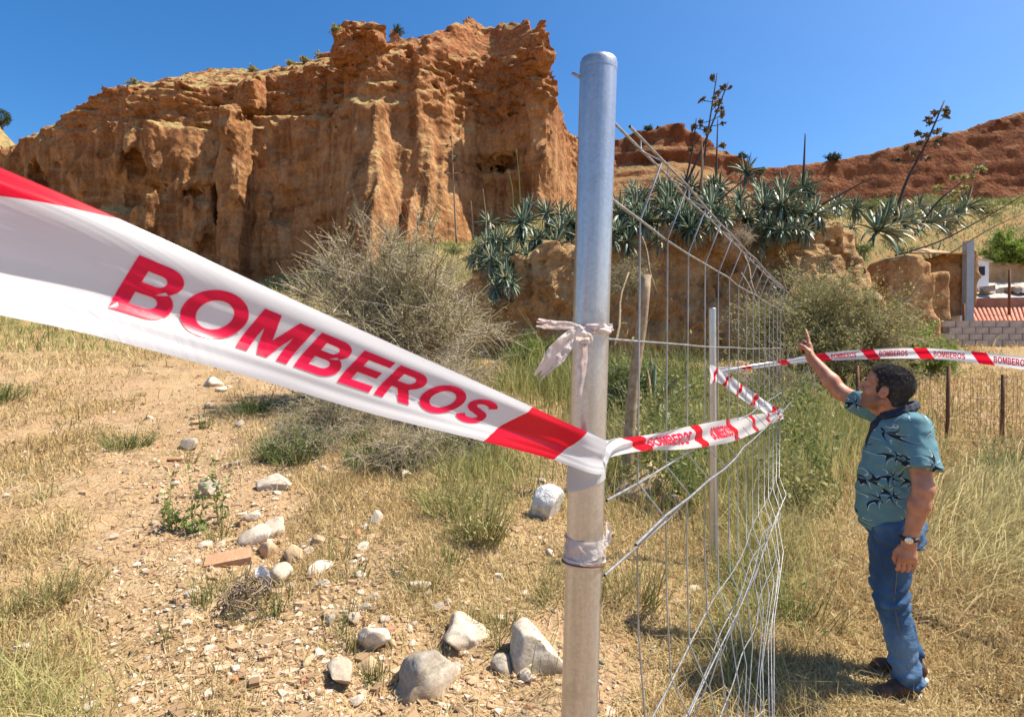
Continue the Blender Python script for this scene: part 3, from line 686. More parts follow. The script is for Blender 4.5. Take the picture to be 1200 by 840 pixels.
# knotted remains of older tape on the post
b = NB('faded_tape'); c = b.ramp(b.noise(b.objco(), 26, 5, 0.6), [(0.35, (0.66, 0.52, 0.48)), (0.5, (0.78, 0.70, 0.66)), (0.68, (0.80, 0.76, 0.72))]); b.set(c, 0.5); b.translucent(c, 0.4)
b.bump(b.noise(b.objco(), 160, 4, 0.6), 0.8, 0.004); M_FADED = b.m
def crumple(path, width, seed, m=9, curl=0.5, fray=False):
    path = smooth_curve(path, 40); n = len(path); width = np.interp(np.linspace(0, 1, n), np.linspace(0, 1, len(width)), width)
    T = np.gradient(path, axis=0); T /= np.linalg.norm(T, axis=1, keepdims=True)
    A = np.cross(T, [0, 1, 0]); A /= np.linalg.norm(A, axis=1, keepdims=True)+1e-9; B = np.cross(T, A)
    tt = np.linspace(-1, 1, m); V = np.zeros((n, m, 3))
    for j, t in enumerate(tt):
        z = width*(curl*np.cos(t*2.2+seed)*0.5+0.22*fbm(np.linspace(0, 9, n)+seed*7, np.full(n, t*2.5+seed), o=3))
        V[:, j] = path+A*(width*t*0.5)[:, None]+B*z[:, None]
    if fray: V[-1] += T[-1]*rng.uniform(-0.006, 0.008, (m, 1)); V[-2] += T[-1]*rng.uniform(-0.003, 0.004, (m, 1))
    idx = np.arange(n*m).reshape(n, m); Q = np.stack([idx[:-1, :-1], idx[1:, :-1], idx[1:, 1:], idx[:-1, 1:]], -1).reshape(-1, 4)
    return V.reshape(-1, 3), [Q]
ko = post_at(388)+np.array([-0.015, -0.027, 0])
knot = empty('knotted_tape', ko, 'faded pinkish tape remnant knotted high on the thick post with hanging tails', 'tape remnant')
q = 0.728
parts = [('loop', *wrap_band(380, 393, -180, 180, PR+0.0035, 60, 9, 0.002, 0.006, 4)[:2])]
for nm, V, Q in parts: obj(nm, mesh_np(nm, V-ko, [Q]), M_FADED, knot)
for path, wd, sd in (([P(684, 386, q), P(668, 382, q-.01), P(650, 381, q-.015), P(634, 379, q-.015)], [.006, .010, .011, .012], 1),
                     ([P(680, 387, q), P(668, 397, q-.012), P(652, 415, q-.02), P(633, 438, q-.02)], [.008, .020, .026, .013], 2),
                     ([P(678, 388, q), P(682, 402, q-.008), P(682, 430, q-.006), P(678, 464, q-.004)], [.010, .014, .012, .008], 3),
                     ([P(676, 382, q-.004), P(681, 392, q-.012), P(688, 398, q-.008), P(682, 404, q-.01)], [.008, .015, .015, .008], 5)):
    V, F = crumple(path, wd, sd, fray=True); obj('tail', mesh_np('tail', V-ko, F), M_FADED, knot)
lo = post_at(645)
lw = empty('tape_binding', lo, 'white tape binding wound low on the thick post with rusty wire', 'tape remnant')
V, Q, _, _ = wrap_band(628, 651, -180, 180, PR+0.002, 60, 8, 0.003, 0.0022, 2); obj('band', mesh_np('band', V-lo, [Q]), M_FADED, lw)
V, Q, _, _ = wrap_band(651, 658, -180, 180, PR+0.0042, 60, 5, 0.003, 0.002, 6); obj('band', mesh_np('band', V-lo, [Q]), M_FADED, lw)
an = np.linspace(-math.pi, math.pi, 50); ringp = np.stack([lo[0]-.001+(PR+.004)*np.cos(an), lo[1]+(PR+.004)*np.sin(an), lo[2]-.016+.004*np.cos(an*1.0+2)], 1)
V, F = tubes([ringp-lo], .0013, 5); M_RUST = m_soft('rusty_iron', (0.10, 0.05, 0.03), (0.23, 0.11, 0.06), 40, 0.85, .4, .002); obj('wire', mesh_np('wire', V, F), M_RUST, lw)
V, F = crumple([post_at(640)+[.022, -.008, 0], post_at(630)+[.031, -.004, 0], post_at(612)+[.030, .002, 0]], [.009, .009, .003], 4); obj('tail', mesh_np('tail', V-lo, F), M_FADED, lw)
# ------------------------------------------------------------ the pointing man
class SDF:
    def __init__(s, lo, hi, vox):
        s.ax = [np.arange(lo[i], hi[i]+vox, vox) for i in range(3)]
        s.F = np.full([len(a) for a in s.ax], 0.25, np.float32)
    def win(s, lo, hi):
        sl = []
        for i in range(3):
            a, b_ = np.searchsorted(s.ax[i], [lo[i], hi[i]]); sl.append(slice(max(a-1, 0), min(b_+1, len(s.ax[i]))))
        sl = tuple(sl)
        g = np.meshgrid(*[s.ax[i][sl[i]] for i in range(3)], indexing='ij')
        return sl, np.stack(g, -1).astype(np.float32)
    def put(s, sl, d, k, op='add'):
        a = s.F[sl]
        if op == 'add':
            h = np.clip(0.5+0.5*(d-a)/k, 0, 1); s.F[sl] = a*h+d*(1-h)-k*h*(1-h) if False else (d*(1-h)+a*h)-k*h*(1-h)
        else:
            h = np.clip(0.5-0.5*(a+d)/k, 0, 1); s.F[sl] = a*(1-h)+(-d)*h+k*h*(1-h)
    def cone(s, a, b_, r1, r2, k=0.02, op='add', flat=None):
        a = np.array(a, np.float32); b_ = np.array(b_, np.float32); m = max(r1, r2)+0.05+k
        sl, p = s.win(np.minimum(a, b_)-m, np.maximum(a, b_)+m)
        ba = b_-a; t = np.clip(((p-a)@ba)/(ba@ba+1e-9), 0, 1)
        q = p-a-t[..., None]*ba
        if flat is not None:                        # (axis, factor): squash the section along an axis
            ax_, f = np.array(flat[0], np.float32), flat[1]; c = q@ax_; q = q+(c*(1/f-1))[..., None]*ax_
        s.put(sl, np.sqrt((q*q).sum(-1))-(r1+(r2-r1)*t), k, op)
    def ell(s, c, r, k=0.02, op='add', rot=None):
        c = np.array(c, np.float32); r = np.array(r, np.float32); m = r.max()+0.05+k
        sl, p = s.win(c-m, c+m); q = p-c
        if rot is not None: q = q@np.array(rot, np.float32)      # columns = axes
        s.put(sl, (np.sqrt(((q/r)**2).sum(-1))-1)*r.min(), k, op)
    def chain(s, pts, rs, k=0.015):
        for i in range(len(pts)-1): s.cone(pts[i], pts[i+1], rs[i], rs[i+1], k)
    def mesh(s, name): return nets(s.F, *s.ax)

MAN = np.array([2.03, 3.02, 0.0]); MAN[2] = float(ground(MAN[0], MAN[1]))-0.015
man = empty('person', MAN, 'dark haired man in teal leaf print shirt and jeans pointing up', 'person', rotz=R(157))
HC = np.array([0.035, 0.0, 1.578]); hy, hp = R(-24), R(17)        # head turned away and tipped back
Rh = np.array(Matrix.Rotation(hy, 3, 'Z') @ Matrix.Rotation(-hp, 3, 'Y'))
H = lambda x, y, z: HC+Rh@np.array([x, y, z])
SL, SR = np.array([-0.075, 0.195, 1.405]), np.array([0.0, -0.185, 1.41])
EL, WL = np.array([-0.07, 0.285, 1.115]), np.array([-0.015, 0.285, 0.86])
ER, WR = np.array([0.205, -0.345, 1.535]), np.array([0.36, -0.42, 1.745])
NB_ = np.array([-0.03, 0, 1.44])

B = SDF((-0.30, -0.66, 0.05), (0.52, 0.40, 1.93), 0.0056)
# trunk and legs under the clothes keep the body one piece
B.ell((0, 0, 1.19), (0.10, 0.145, 0.19), 0.05); B.ell((0.02, 0, 0.98), (0.115, 0.145, 0.15), 0.05)
B.cone((-0.045, -0.13, 1.352), (-0.045, 0.13, 1.352), 0.044, 0.044, 0.03)
for a_, b_, r1, r2 in (((0, .09, .88), (.015, .105, .50), .075, .05), ((.015, .105, .50), (-.055, .115, .10), .05, .035), ((0, -.085, .88), (.0, -.092, .50), .075, .05), ((.0, -.092, .50), (-.11, -.085, .10), .05, .035)): B.cone(a_, b_, r1, r2, 0.03)
B.cone(NB_+[-.008, 0, -.05], H(-0.035, 0, -0.055), 0.058, 0.060, 0.02)
B.cone(NB_+[0.02, 0, -.03], H(0.02, 0, -0.09), 0.048, 0.045, 0.02)
# head
B.ell(H(-0.018, 0, 0.036), (0.100, 0.079, 0.086), 0.02, rot=Rh); B.ell(H(0.030, 0, -0.040), (0.068, 0.062, 0.083), 0.025, rot=Rh)
B.ell(H(0.045, 0, 0.045), (0.055, 0.062, 0.055), 0.02, rot=Rh)
B.cone(H(-0.005, .055, -.065), H(0.062, .02, -.103), .022, .020, .02); B.cone(H(-0.005, -.055, -.065), H(0.062, -.02, -.103), .022, .020, .02)
B.ell(H(0.074, 0, -0.103), (0.022, 0.026, 0.020), 0.015, rot=Rh)
B.cone(H(0.085, .030, .020), H(0.078, .052, .018), .011, .010, .012); B.cone(H(0.085, -.030, .020), H(0.078, -.052, .018), .011, .010, .012)
B.ell(H(0.097, .031, .001), (.012, .017, .011), .008, 'sub', Rh); B.ell(H(0.097, -.031, .001), (.012, .017, .011), .008, 'sub', Rh)
B.ell(H(0.082, .031, .000), (.011, .014, .010), .004, rot=Rh); B.ell(H(0.082, -.031, .000), (.011, .014, .010), .004, rot=Rh)
B.cone(H(0.092, 0, .012), H(0.117, 0, -.030), .009, .0125, .010); B.cone(H(0.106, .012, -.034), H(0.106, -.012, -.034), .009, .009, .006)
B.cone(H(0.094, .017, -.062), H(0.094, -.017, -.062), .007, .007, .006); B.cone(H(0.092, .015, -.074), H(0.092, -.015, -.074), .0075, .0075, .006)
B.ell(H(0.058, .043, -.028), (.030, .020, .022), .02, rot=Rh); B.ell(H(0.058, -.043, -.028), (.030, .020, .022), .02, rot=Rh)
for sg in (1, -1):
    Re = Rh@np.array(Matrix.Rotation(sg*R(-18), 3, 'Z') @ Matrix.Rotation(R(-12), 3, 'Y'))
    B.ell(H(-0.012, sg*0.081, -0.010), (.026, .0095, .034), .006, rot=Re); B.ell(H(-0.008, sg*0.093, -0.008), (.013, .008, .018), .005, 'sub', Re)
# left arm, hanging
B.cone(SL+[.015, -.03, -.035], EL, 0.054, 0.043, 0.03); B.chain([EL, EL+(WL-EL)*0.3, WL], [0.042, 0.045, 0.028], 0.02)
Wp = WL+np.array([.008, .0, -.055])
B.cone(WL, Wp+[0, 0, -.02], .030, .036, .02, flat=((0, 1, 0), 0.62))
B.cone(Wp+[.018, 0, -.028], Wp+[-.022, 0, -.028], .021, .019, .015)
for j, (f0, ln) in enumerate(((.033, .98), (.012, 1.08), (-.010, 1.0), (-.031, .82))):
    k0 = Wp+np.array([f0, .006, -.038]); k1 = k0+np.array([.004, -.004, -.040])*ln; k2 = k1+np.array([.002, -.020, -.020])*ln; k3 = k2+np.array([-.004, -.020, -.006])*ln
    B.chain([k0, k1, k2, k3], [.0098, .0092, .0085, .0075], .004)
B.chain([Wp+[.026, -.006, .018], Wp+[.047, -.010, -.012], Wp+[.050, -.016, -.045], Wp+[.044, -.022, -.068]], [.014, .0115, .010, .0085], .008)
# right arm, raised and pointing
B.cone(SR+[-.02, .03, 0], ER, 0.054, 0.044, 0.03); B.chain([ER, ER+(WR-ER)*0.3, WR], [0.044, 0.046, 0.028], 0.02)
dv = np.array([.02, -.085, .13]); dv = dv/np.linalg.norm(dv); fw = np.array([1.0, .25, -.1]); nv = fw-(fw@dv)*dv; nv /= np.linalg.norm(nv); sd = np.cross(nv, dv); sd = sd if sd[1] > 0 else -sd
hp_ = lambda a_, b_, c_: WR+dv*a_+nv*b_+sd*c_
B.cone(WR, hp_(.05, .0, 0), .029, .034, .02, flat=(nv, 0.66)); B.cone(hp_(.075, 0, .022), hp_(.072, 0, -.024), .019, .018, .015)
B.chain([hp_(.086, 0, .030), hp_(.122, .002, .036), hp_(.150, .004, .040), hp_(.176, .007, .043)], [.0105, .0098, .0088, .0072], .004)
for c0, ln in ((.009, 1.05), (-.012, 1.0), (-.031, .85)):
    k = [hp_(.086, .002, c0), hp_(.086+.026*ln, .022*ln, c0), hp_(.084+.008*ln, .044*ln, c0), hp_(.060, .040*ln, c0)]
    B.chain(k, [.0105, .0100, .0092, .008], .004)
B.chain([hp_(.022, .012, .026), hp_(.055, .034, .030), hp_(.078, .046, .016), hp_(.086, .047, -.006)], [.015, .0120, .0105, .009], .006)
V, Q = B.mesh('body'); me = mesh_np('body', V, Q)
hl = (V-HC)@Rh                                     # head-local
beard = sstep(-0.012, -0.045, hl[:, 2]+0.35*np.clip(hl[:, 0]-.02, 0, .06))*sstep(-0.022, 0.002, hl[:, 0])*sstep(-.135, -.115, hl[:, 2])*(np.linalg.norm(V-HC, axis=1) < .16)
lips = np.exp(-(((hl[:, 2]+.068)/.010)**2+(hl[:, 1]/.024)**2))*(hl[:, 0] > .085); attr(me, 'beard', beard); attr(me, 'lips', lips)
b = NB('skin'); v = b.objco()
c = b.ramp(b.noise(v, 22, 5), [(0.3, (0.36, 0.135, 0.07)), (0.55, (0.47, 0.215, 0.12)), (0.75, (0.54, 0.27, 0.165))])
c = b.mix(b.math('MULTIPLY', b.attr('beard'), b.math('ADD', b.math('MULTIPLY', b.noise(v, 420, 2), 0.9), 0.15), True), c, (0.085, 0.05, 0.035))
c = b.mix(b.math('MULTIPLY', b.attr('lips'), 0.6), c, (0.42, 0.13, 0.10))
b.set(c, 0.48, spec=0.4); b.b.inputs['Subsurface Weight'].default_value = 0.12; b.b.inputs['Subsurface Radius'].default_value = (0.012, 0.005, 0.003); b.b.inputs['Subsurface Scale'].default_value = 0.6
b.bump(b.noise(v, 200, 5, .65), 0.45, 0.003); M_SKIN = b.m
obj('body', me, M_SKIN, man)
M_EYE = m_soft('eye_white', (0.75, 0.72, 0.68), (0.8, 0.78, 0.75), 30, .25, 0); M_IRIS = m_soft('eye_iris', (0.03, 0.018, 0.01), (0.05, 0.03, 0.015), 60, .2, 0)
for sg in (1, -1):
    e_ = H(0.0835, sg*.031, 0.0); V, F = lathe([(0.0003, -.011)]+[(0.011*math.cos(q_), .011*math.sin(q_)) for q_ in np.linspace(-1.4, 1.4, 9)]+[(0.0003, .011)], 14)
    eo = obj('eye', mesh_np('eye', V, F), M_EYE, man, e_)
    V2, F2 = lathe([(0.0055, 0), (0.004, .0012), (0.0003, .0016)], 12); V2 = V2[:, [2, 0, 1]]; V2[:, 0] += .0102; V2 = V2@Rh.T
    obj('iris', mesh_np('iris', V2, F2), M_IRIS, eo)
    V3, F3 = tubes([[H(.098, sg*.014, .021), H(.098, sg*.034, .026), H(.083, sg*.052, .021)]], [[.004, .005, .003]], 6, True)
    obj('eyebrow', mesh_np('eyebrow', V3, F3), M_IRIS, man)
# hair: close crop, fuller on top
Hs = SDF(HC-0.17, HC+0.19, 0.0042)
Hs.ell(H(-0.022, 0, 0.038), (0.1035, 0.0825, 0.0885), 0.01, rot=Rh); Hs.ell(H(0.022, 0, 0.085), (0.055, 0.052, 0.033), 0.03, rot=Rh); Hs.ell(H(-.055, 0, -.045), (.050, .060, .055), .03, rot=Rh)
Hs.cone(H(0.022, .078, -.0), H(.018, .076, -.035), .009, .006, .01); Hs.cone(H(0.022, -.078, -.0), H(.018, -.076, -.035), .009, .006, .01)
sl, p_ = Hs.win(HC-0.2, HC+0.2); q_ = ((p_-HC.astype(np.float32))@Rh.astype(np.float32)); x_, y_, z_ = q_[..., 0], q_[..., 1], q_[..., 2]
line = np.interp(z_, [-.12, -.085, -.05, -.035, -.02, .0, .03, .055, .075, .10], [-.090, -.070, -.052, -.034, .020, .026, .034, .056, .070, .14])      # hairline: how far forward hair reaches at each height
cut = x_-line
cut = np.maximum(cut, -.115-z_)
ear = np.sqrt(((x_+.010)/.030)**2+((np.abs(y_)-.09)/.02)**2+((z_+.012)/.038)**2)-1
Hs.F[sl] = np.maximum(np.maximum(Hs.F[sl], cut*0.8), -ear*.02)
Hs.F[sl] += 0.0026*fbm(x_*60, y_*140, z_*60, o=2)*np.clip((z_+.02)/.05, .35, 1.3)
V, Q = Hs.mesh('hair'); me = mesh_np('hair', V, Q)
b = NB('dark_hair'); v = b.objco(); b.set(b.ramp(b.noise(v, 90, 5, .7), [(0.35, (0.014, 0.011, 0.010)), (0.58, (0.045, 0.037, 0.034)), (0.74, (0.22, 0.20, 0.19))]), 0.42, spec=0.5); b.bump(b.noise(v, 300, 4, .7), .9, .004); M_HAIR = b.m
nv_ = len(V); ho = obj('hair', me, M_HAIR, man)
nrm = np.zeros(nv_*3, np.float32); me.vertices.foreach_get('normal', nrm); nrm = nrm.reshape(-1, 3)
pk = rng.integers(0, nv_, 20000); base = V[pk]-nrm[pk]*.002; hlz = ((base-HC)@Rh)
dirn = nrm[pk]*0.55+(Rh@np.array([0.5, 0, .35]))[None]*np.clip(hlz[:, 2:3]/.08, -.6, 1)+rng.normal(0, .28, (len(pk), 3)); dirn /= np.linalg.norm(dirn, axis=1, keepdims=True)
ln = np.interp(hlz[:, 2], [-.08, .02, .1], [.004, .007, .013])[:, None]*rng.uniform(.6, 1.3, (len(pk), 1))
V, F = tubes(np.stack([base, base+dirn*ln*.55, base+dirn*ln+Rh@np.array([.0, 0, -.001])], 1), np.array([[.0006, .0005, .0002]]), 3)
obj('hair_strands', mesh_np('hair_strands', V, F), M_HAIR, ho)
# shirt
S = SDF((-.33, -.50, .70), (.40, .42, 1.55), 0.0066)
S.ell((-.005, 0, 1.215), (0.138, 0.185, 0.222), .05); S.ell((.040, 0, 1.02), (0.128, 0.165, .22), .06); S.ell((-.02, 0, 1.0), (.125, .165, .26), .05)
S.cone((.020, -.0, .92), (.0, .0, .72), .150, .165, .05, flat=((1, 0, 0), .86))
S.cone((-.045, -.145, 1.385), (-.055, .145, 1.385), .070, .072, .06); S.cone((-.045, 0, 1.39), (-.04, 0, 1.43), .080, .062, .04)
Lm = SL+(EL-SL)*.70; S.cone(SL+[0.01, -.03, -.01], Lm, .070, .077, .035); Rm = SR+(ER-SR)*.66; S.cone(SR+[-.02, .03, .0], Rm, .070, .072, .04)
sl, p_ = S.win((-1, -1, 0), (1, 1, 2)); x_, y_, z_ = p_[..., 0], p_[..., 1], p_[..., 2]
def planecut(pt, n, zone):      # keep the side the normal points away from
    n = np.array(n)/np.linalg.norm(n); dq = (p_-np.array(pt, np.float32))@n.astype(np.float32)
    S.F[sl] = np.where(zone, np.maximum(S.F[sl], dq), S.F[sl])
planecut(Lm-(Lm-SL)*.04, EL-SL, (y_ > .17) & (z_ < 1.36) & (np.abs((p_-Lm.astype(np.float32))@((EL-SL)/np.linalg.norm(EL-SL)).astype(np.float32)) < .13) & (np.linalg.norm(p_-Lm.astype(np.float32), axis=-1) < .16))
planecut(Rm-(Rm-SR)*.04, ER-SR, (np.linalg.norm(p_-Rm.astype(np.float32), axis=-1) < .15) & (((p_-SR.astype(np.float32))@(ER-SR).astype(np.float32)) > .06))
hem = .765+.105*np.clip((x_+.02)/.2, 0, 1)-.008*np.cos(y_*14)
S.F[sl] = np.maximum(S.F[sl], (hem-z_))
body_ax = np.clip((1.30-z_)/.5, 0, 1)
S.F[sl] += .006*vnoise(x_*9+z_*5, y_*9, z_*15)*(0.4+body_ax)+.0045*np.sin((z_*1.3+x_*1.1+y_*.5)*46+3*vnoise(x_*7, y_*7, z_*7))*np.exp(-((z_-1.0)/.22)**2)*.8+.004*vnoise(x_*22, y_*22, z_*26)
fold = lambda a, b_, c: np.clip(1-np.abs(vnoise(a, b_, c))*3.2, 0, 1)
S.F[sl] -= .0060*fold(x_*6+z_*4, y_*5, z_*7-x_*5)*(.35+body_ax)+.0035*fold(x_*11-z_*8, y_*11, z_*12+y_*7)
# the arm presses a crease between sleeve and trunk
V, Q = S.mesh('shirt'); me = mesh_np('shirt', V, Q)
b = NB('leaf_print_cotton'); v = b.objco()
base = b.ramp(b.noise(v, 14, 4), [(0.3, (0.085, 0.185, 0.215)), (0.7, (0.125, 0.25, 0.275))])
base = b.mix(b.math('MULTIPLY', b.noise(v, 400, 2), .25), base, (0.16, 0.36, 0.38))
mv = b.n('ShaderNodeMapping', {'Vector': v, 'Scale': (1, 0.30, 1)}).outputs[0]
vor = b.n('ShaderNodeTexVoronoi', {'Vector': mv, 'Scale': 8.2, 'Randomness': 0.6})
off = b.n('ShaderNodeVectorMath', {0: b.n('ShaderNodeVectorMath', {0: mv, 1: (8.2,)*3}, operation='MULTIPLY').outputs[0], 1: b.n('ShaderNodeVectorMath', {0: vor.outputs['Position'], 1: (8.2,)*3}, operation='MULTIPLY').outputs[0]}, operation='SUBTRACT').outputs[0]
sx = b.n('ShaderNodeSeparateXYZ', {0: off}); rc = b.n('ShaderNodeSeparateColor', {0: vor.outputs['Color']})
hor = b.math('ADD', sx.outputs[0], b.math('MULTIPLY', sx.outputs[1], 0.9))
ang = b.math('ARCTAN2', sx.outputs[2], hor); rad = b.math('SQRT', b.math('ADD', b.math('MULTIPLY', hor, hor), b.math('MULTIPLY', sx.outputs[2], sx.outputs[2])))
ph = b.math('ADD', ang, b.math('MULTIPLY', rc.outputs[0], 6.28)); ph = b.math('ADD', ph, b.math('MULTIPLY', rad, 1.6))
pet = b.math('ABSOLUTE', b.math('SINE', b.math('MULTIPLY', ph, 3.5)))
ln_ = b.math('ADD', 0.52, b.math('MULTIPLY', b.math('SINE', b.math('ADD', b.math('MULTIPLY', ph, 2.0), 1.0)), 0.16))
wleaf = b.math('MULTIPLY', b.math('SUBTRACT', ln_, rad), 1.9)                     # leaf half width shrinks to its tip
dleaf = b.math('SUBTRACT', wleaf, b.math('MULTIPLY', pet, b.math('ADD', b.math('MULTIPLY', rad, 2.0), .12)))
inner = b.math('MULTIPLY', b.math('GREATER_THAN', dleaf, 0.10), b.math('GREATER_THAN', b.math('FRACT', b.math('MULTIPLY', ph, 0.557)), 0.52))
edge = b.math('MULTIPLY', b.math('GREATER_THAN', dleaf, -0.015), b.math('LESS_THAN', dleaf, 0.10))
edge = b.math('MULTIPLY', edge, b.math('GREATER_THAN', b.math('FRACT', b.math('MULTIPLY', ph, 1.114)), 0.45))
c = b.mix(inner, base, (0.012, 0.018, 0.032)); c = b.mix(b.math('MULTIPLY', edge, 0.85), c, (0.62, 0.68, 0.70))
b.set(c, 0.8, spec=0.2); b.bump(b.noise(v, 24, 5, .6), .35, .012); M_SHIRT = b.m
shirt = obj('shirt', me, M_SHIRT, man)
b = NB('navy_cloth'); b.set(b.ramp(b.noise(b.objco(), 40, 4), [(.3, (0.010, 0.014, 0.03)), (.7, (0.022, 0.03, 0.055))]), .8); M_NAVY = b.m
C_ = SDF((-.16, -.14, 1.28), (.20, .14, 1.58), 0.0055)
ca = np.linspace(0, 2*math.pi, 19)
ring = [np.array([-.024+.079*math.cos(q_)+.004, .080*math.sin(q_), 1.478-.032*math.cos(q_)]) for q_ in ca]
for i in range(18):
    front = max(0, math.cos(ca[i])); C_.cone(ring[i], ring[i+1], .0115, .0115, .006); C_.cone(ring[i]+[.006*math.cos(ca[i]), .012*math.sin(ca[i]), -.018], ring[i+1]+[.006*math.cos(ca[i+1]), .012*math.sin(ca[i+1]), -.018], .010, .010, .012)
V, Q = C_.mesh('collar'); obj('collar', mesh_np('collar', V, Q), M_NAVY, shirt)
C_ = SDF((-.02, -.12, 0.8), (.30, .12, 1.50), .0055)
C_.chain([(.040, .012, 1.440), (.085, .016, 1.385), (.116, .020, 1.30), (.126, .022, 1.24)], [.022, .022, .014, .006], .01)
V, Q = C_.mesh('placket'); obj('placket', mesh_np('placket', V, Q), M_NAVY, shirt)
# jeans
J = SDF((-.30, -.34, .04), (.30, .34, 1.0), .0066)
J.ell((-.005, 0, .90), (.125, .158, .13), .05); J.ell((-.03, .07, .86), (.10, .095, .11), .04); J.ell((-.03, -.07, .86), (.10, .095, .11), .04)
J.chain([(0.005, .092, .86), (.025, .108, .50), (-.015, .114, .30), (-.050, .116, .10)], [.100, .071, .064, .060], .025)
J.chain([(0.005, -.085, .86), (.01, -.092, .50), (-.05, -.088, .30), (-.105, -.085, .10)], [.100, .071, .064, .060], .025)
sl, p_ = J.win((-1, -1, 0), (1, 1, 2)); x_, y_, z_ = p_[..., 0], p_[..., 1], p_[..., 2]
wr = np.exp(-((z_-.50)/.10)**2)+1.3*np.exp(-((z_-.10)/.13)**2)+.8*np.exp(-((z_-.80)/.09)**2)
J.F[sl] += .0065*np.sin(z_*95+x_*38*np.sign(y_)+4*vnoise(x_*8, y_*8, z_*10))*wr+.006*vnoise(x_*12, y_*12, z_*20)*(0.5+wr)
J.F[sl] -= .0055*np.clip(1-np.abs(vnoise(x_*7, y_*7, z_*13+x_*9))*3.0, 0, 1)*(.3+wr)+.003*np.clip(1-np.abs(vnoise(x_*16, y_*16, z_*26))*3, 0, 1)*(.4+wr)
J.F[sl] = np.maximum(J.F[sl], .075-z_)
V, Q = J.mesh('jeans'); me = mesh_np('jeans', V, Q)
b = NB('denim'); v = b.objco()
fade = b.noise(b.mapv(v, (5, 5, 2.2)), 1.0, 4, .5)
c = b.ramp(fade, [(.36, (0.014, 0.038, 0.090)), (.5, (0.036, 0.088, 0.170)), (.64, (0.15, 0.24, 0.34))])
wv = b.noise(b.mapv(v, (500, 500, 900)), 1.0, 2); c = b.mix(b.math('MULTIPLY', wv, .4), c, (0.10, 0.18, 0.30))
b.set(c, .85, spec=.2); b.bump(b.noise(b.mapv(v, (14, 14, 30)), 1.0, 5, .6), .7, .02); M_DENIM = b.m
jeans = obj('jeans', me, M_DENIM, man)
sp = [np.array([x, .108+r_+.002, z]) for x, r_, z in ((.012, .094, .78), (.02, .084, .62), (.025, .074, .50), (-.005, .070, .34), (-.045, .062, .14))]
V, F = tubes([smooth_curve(sp, 16)], .0022, 5); obj('seam', mesh_np('seam', V, F), m_soft('seam_thread', (.16, .12, .07), (.26, .2, .12), 80, .8, 0), jeans)
# shoes
def shoe(ank, yaw, name):
    s_ = SDF((-.14, -.08, -.02), (.24, .08, .16), .0052)
    s_.chain([(-.045, 0, .055), (.05, 0, .052), (.125, .004, .040), (.155, .004, .032)], [.040, .040, .036, .027], .02); s_.cone((-.03, 0, .05), (-.02, 0, .115), .042, .040, .02)
    sl, p_ = s_.win((-1, -1, -1), (1, 1, 1)); s_.F[sl] = np.maximum(s_.F[sl], .012-p_[..., 2])
    s_.F[sl] += .0015*vnoise(p_[..., 0]*40, p_[..., 1]*40, p_[..., 2]*50)
    V, Q = s_.mesh('upper')
    so_ = obj('shoe', mesh_np('shoe', V, Q), M_SHOE, man, (ank[0], ank[1], ank[2]-.018), (0, 0, yaw))
    q_ = SDF((-.15, -.08, -.03), (.25, .08, .05), .0052)
    q_.cone((-.05, 0, .008), (.15, .004, .008), .043, .037, .01, flat=((0, 0, 1), .38)); V, Q = q_.mesh('sole'); obj('sole', mesh_np('sole', V, Q), M_SOLE, so_)
    for k in range(4):
        x = .055+k*.016; V, F = tubes([[(x, -.020, .078-.005*k), (x+.004, 0, .093-.006*k), (x, .020, .078-.005*k)]], .0024, 5, True); obj('lace', mesh_np('lace', V, F), M_SOLE, so_)
M_SHOE = m_soft('brown_leather', (0.055, 0.028, 0.018), (0.15, 0.07, 0.035), 14, .5, .25, .003); M_SOLE = m_soft('pale_rubber', (.30, .27, .23), (.45, .42, .37), 25, .7, .2, .002)
shoe((-.035, .118, .022), R(34), 'near'); shoe((-.095, -.085, .03), R(-2), 'far')
# wrist watch
wd = (Wp-WL)/np.linalg.norm(Wp-WL); wc = WL+np.array([.0, 0, .012])
an = np.linspace(0, 2*math.pi, 25); rg = []
for q_ in an: rg.append(wc+np.array([.034*math.cos(q_), .034*math.sin(q_)*.95, .0]))
V, F = tubes([rg], .0105, 8); V[:, 2] = wc[2]+(V[:, 2]-wc[2])*1.05
b = NB('black_strap'); b.set((0.012, 0.012, 0.013), .5); b.bump(b.noise(b.objco(), 120, 3), .2, .002); M_STRAP = b.m
wat = obj('watch', mesh_np('watch', V, F), M_STRAP, man)
fc = wc+np.array([.012, .040, 0]); V, F = lathe([(.0005, .0), (.015, 0), (.0165, .003), (.0165, .008), (.014, .0095), (.0005, .0095)], 20); V = V[:, [0, 2, 1]]; V[:, 0] *= 1.1
M_DIAL = m_galv('watch_steel', (.5, .5, .48), (.75, .75, .72), 60, .7, .25); obj('watch_face', mesh_np('watch_face', V+fc-[0, .002, 0], F), M_DIAL, wat)
# ------------------------------------------------------------ plants
M_DRYSTEM = m_leaf('dry_twig', [(0.0, (0.20, 0.15, 0.095)), (0.5, (0.40, 0.325, 0.22)), (1.0, (0.58, 0.50, 0.37))], 0.0, 0.9)
M_BARK = m_soft('bark', (0.10, 0.07, 0.045), (0.21, 0.16, 0.11), 12, .9, .5, .01)
M_OLIVE = m_leaf('olive_leaf', [(0.0, (0.17, 0.175, 0.055)), (0.55, (0.31, 0.295, 0.105)), (1.0, (0.46, 0.41, 0.19))], 0.35)
M_GREEN = m_leaf('green_leaf', [(0.0, (0.085, 0.13, 0.03)), (0.55, (0.17, 0.225, 0.06)), (1.0, (0.32, 0.33, 0.12))], 0.35)
M_BRIGHT = m_leaf('bright_leaf', [(0.0, (0.10, 0.20, 0.02)), (0.55, (0.22, 0.30, 0.05)), (1.0, (0.36, 0.40, 0.10))], 0.35)
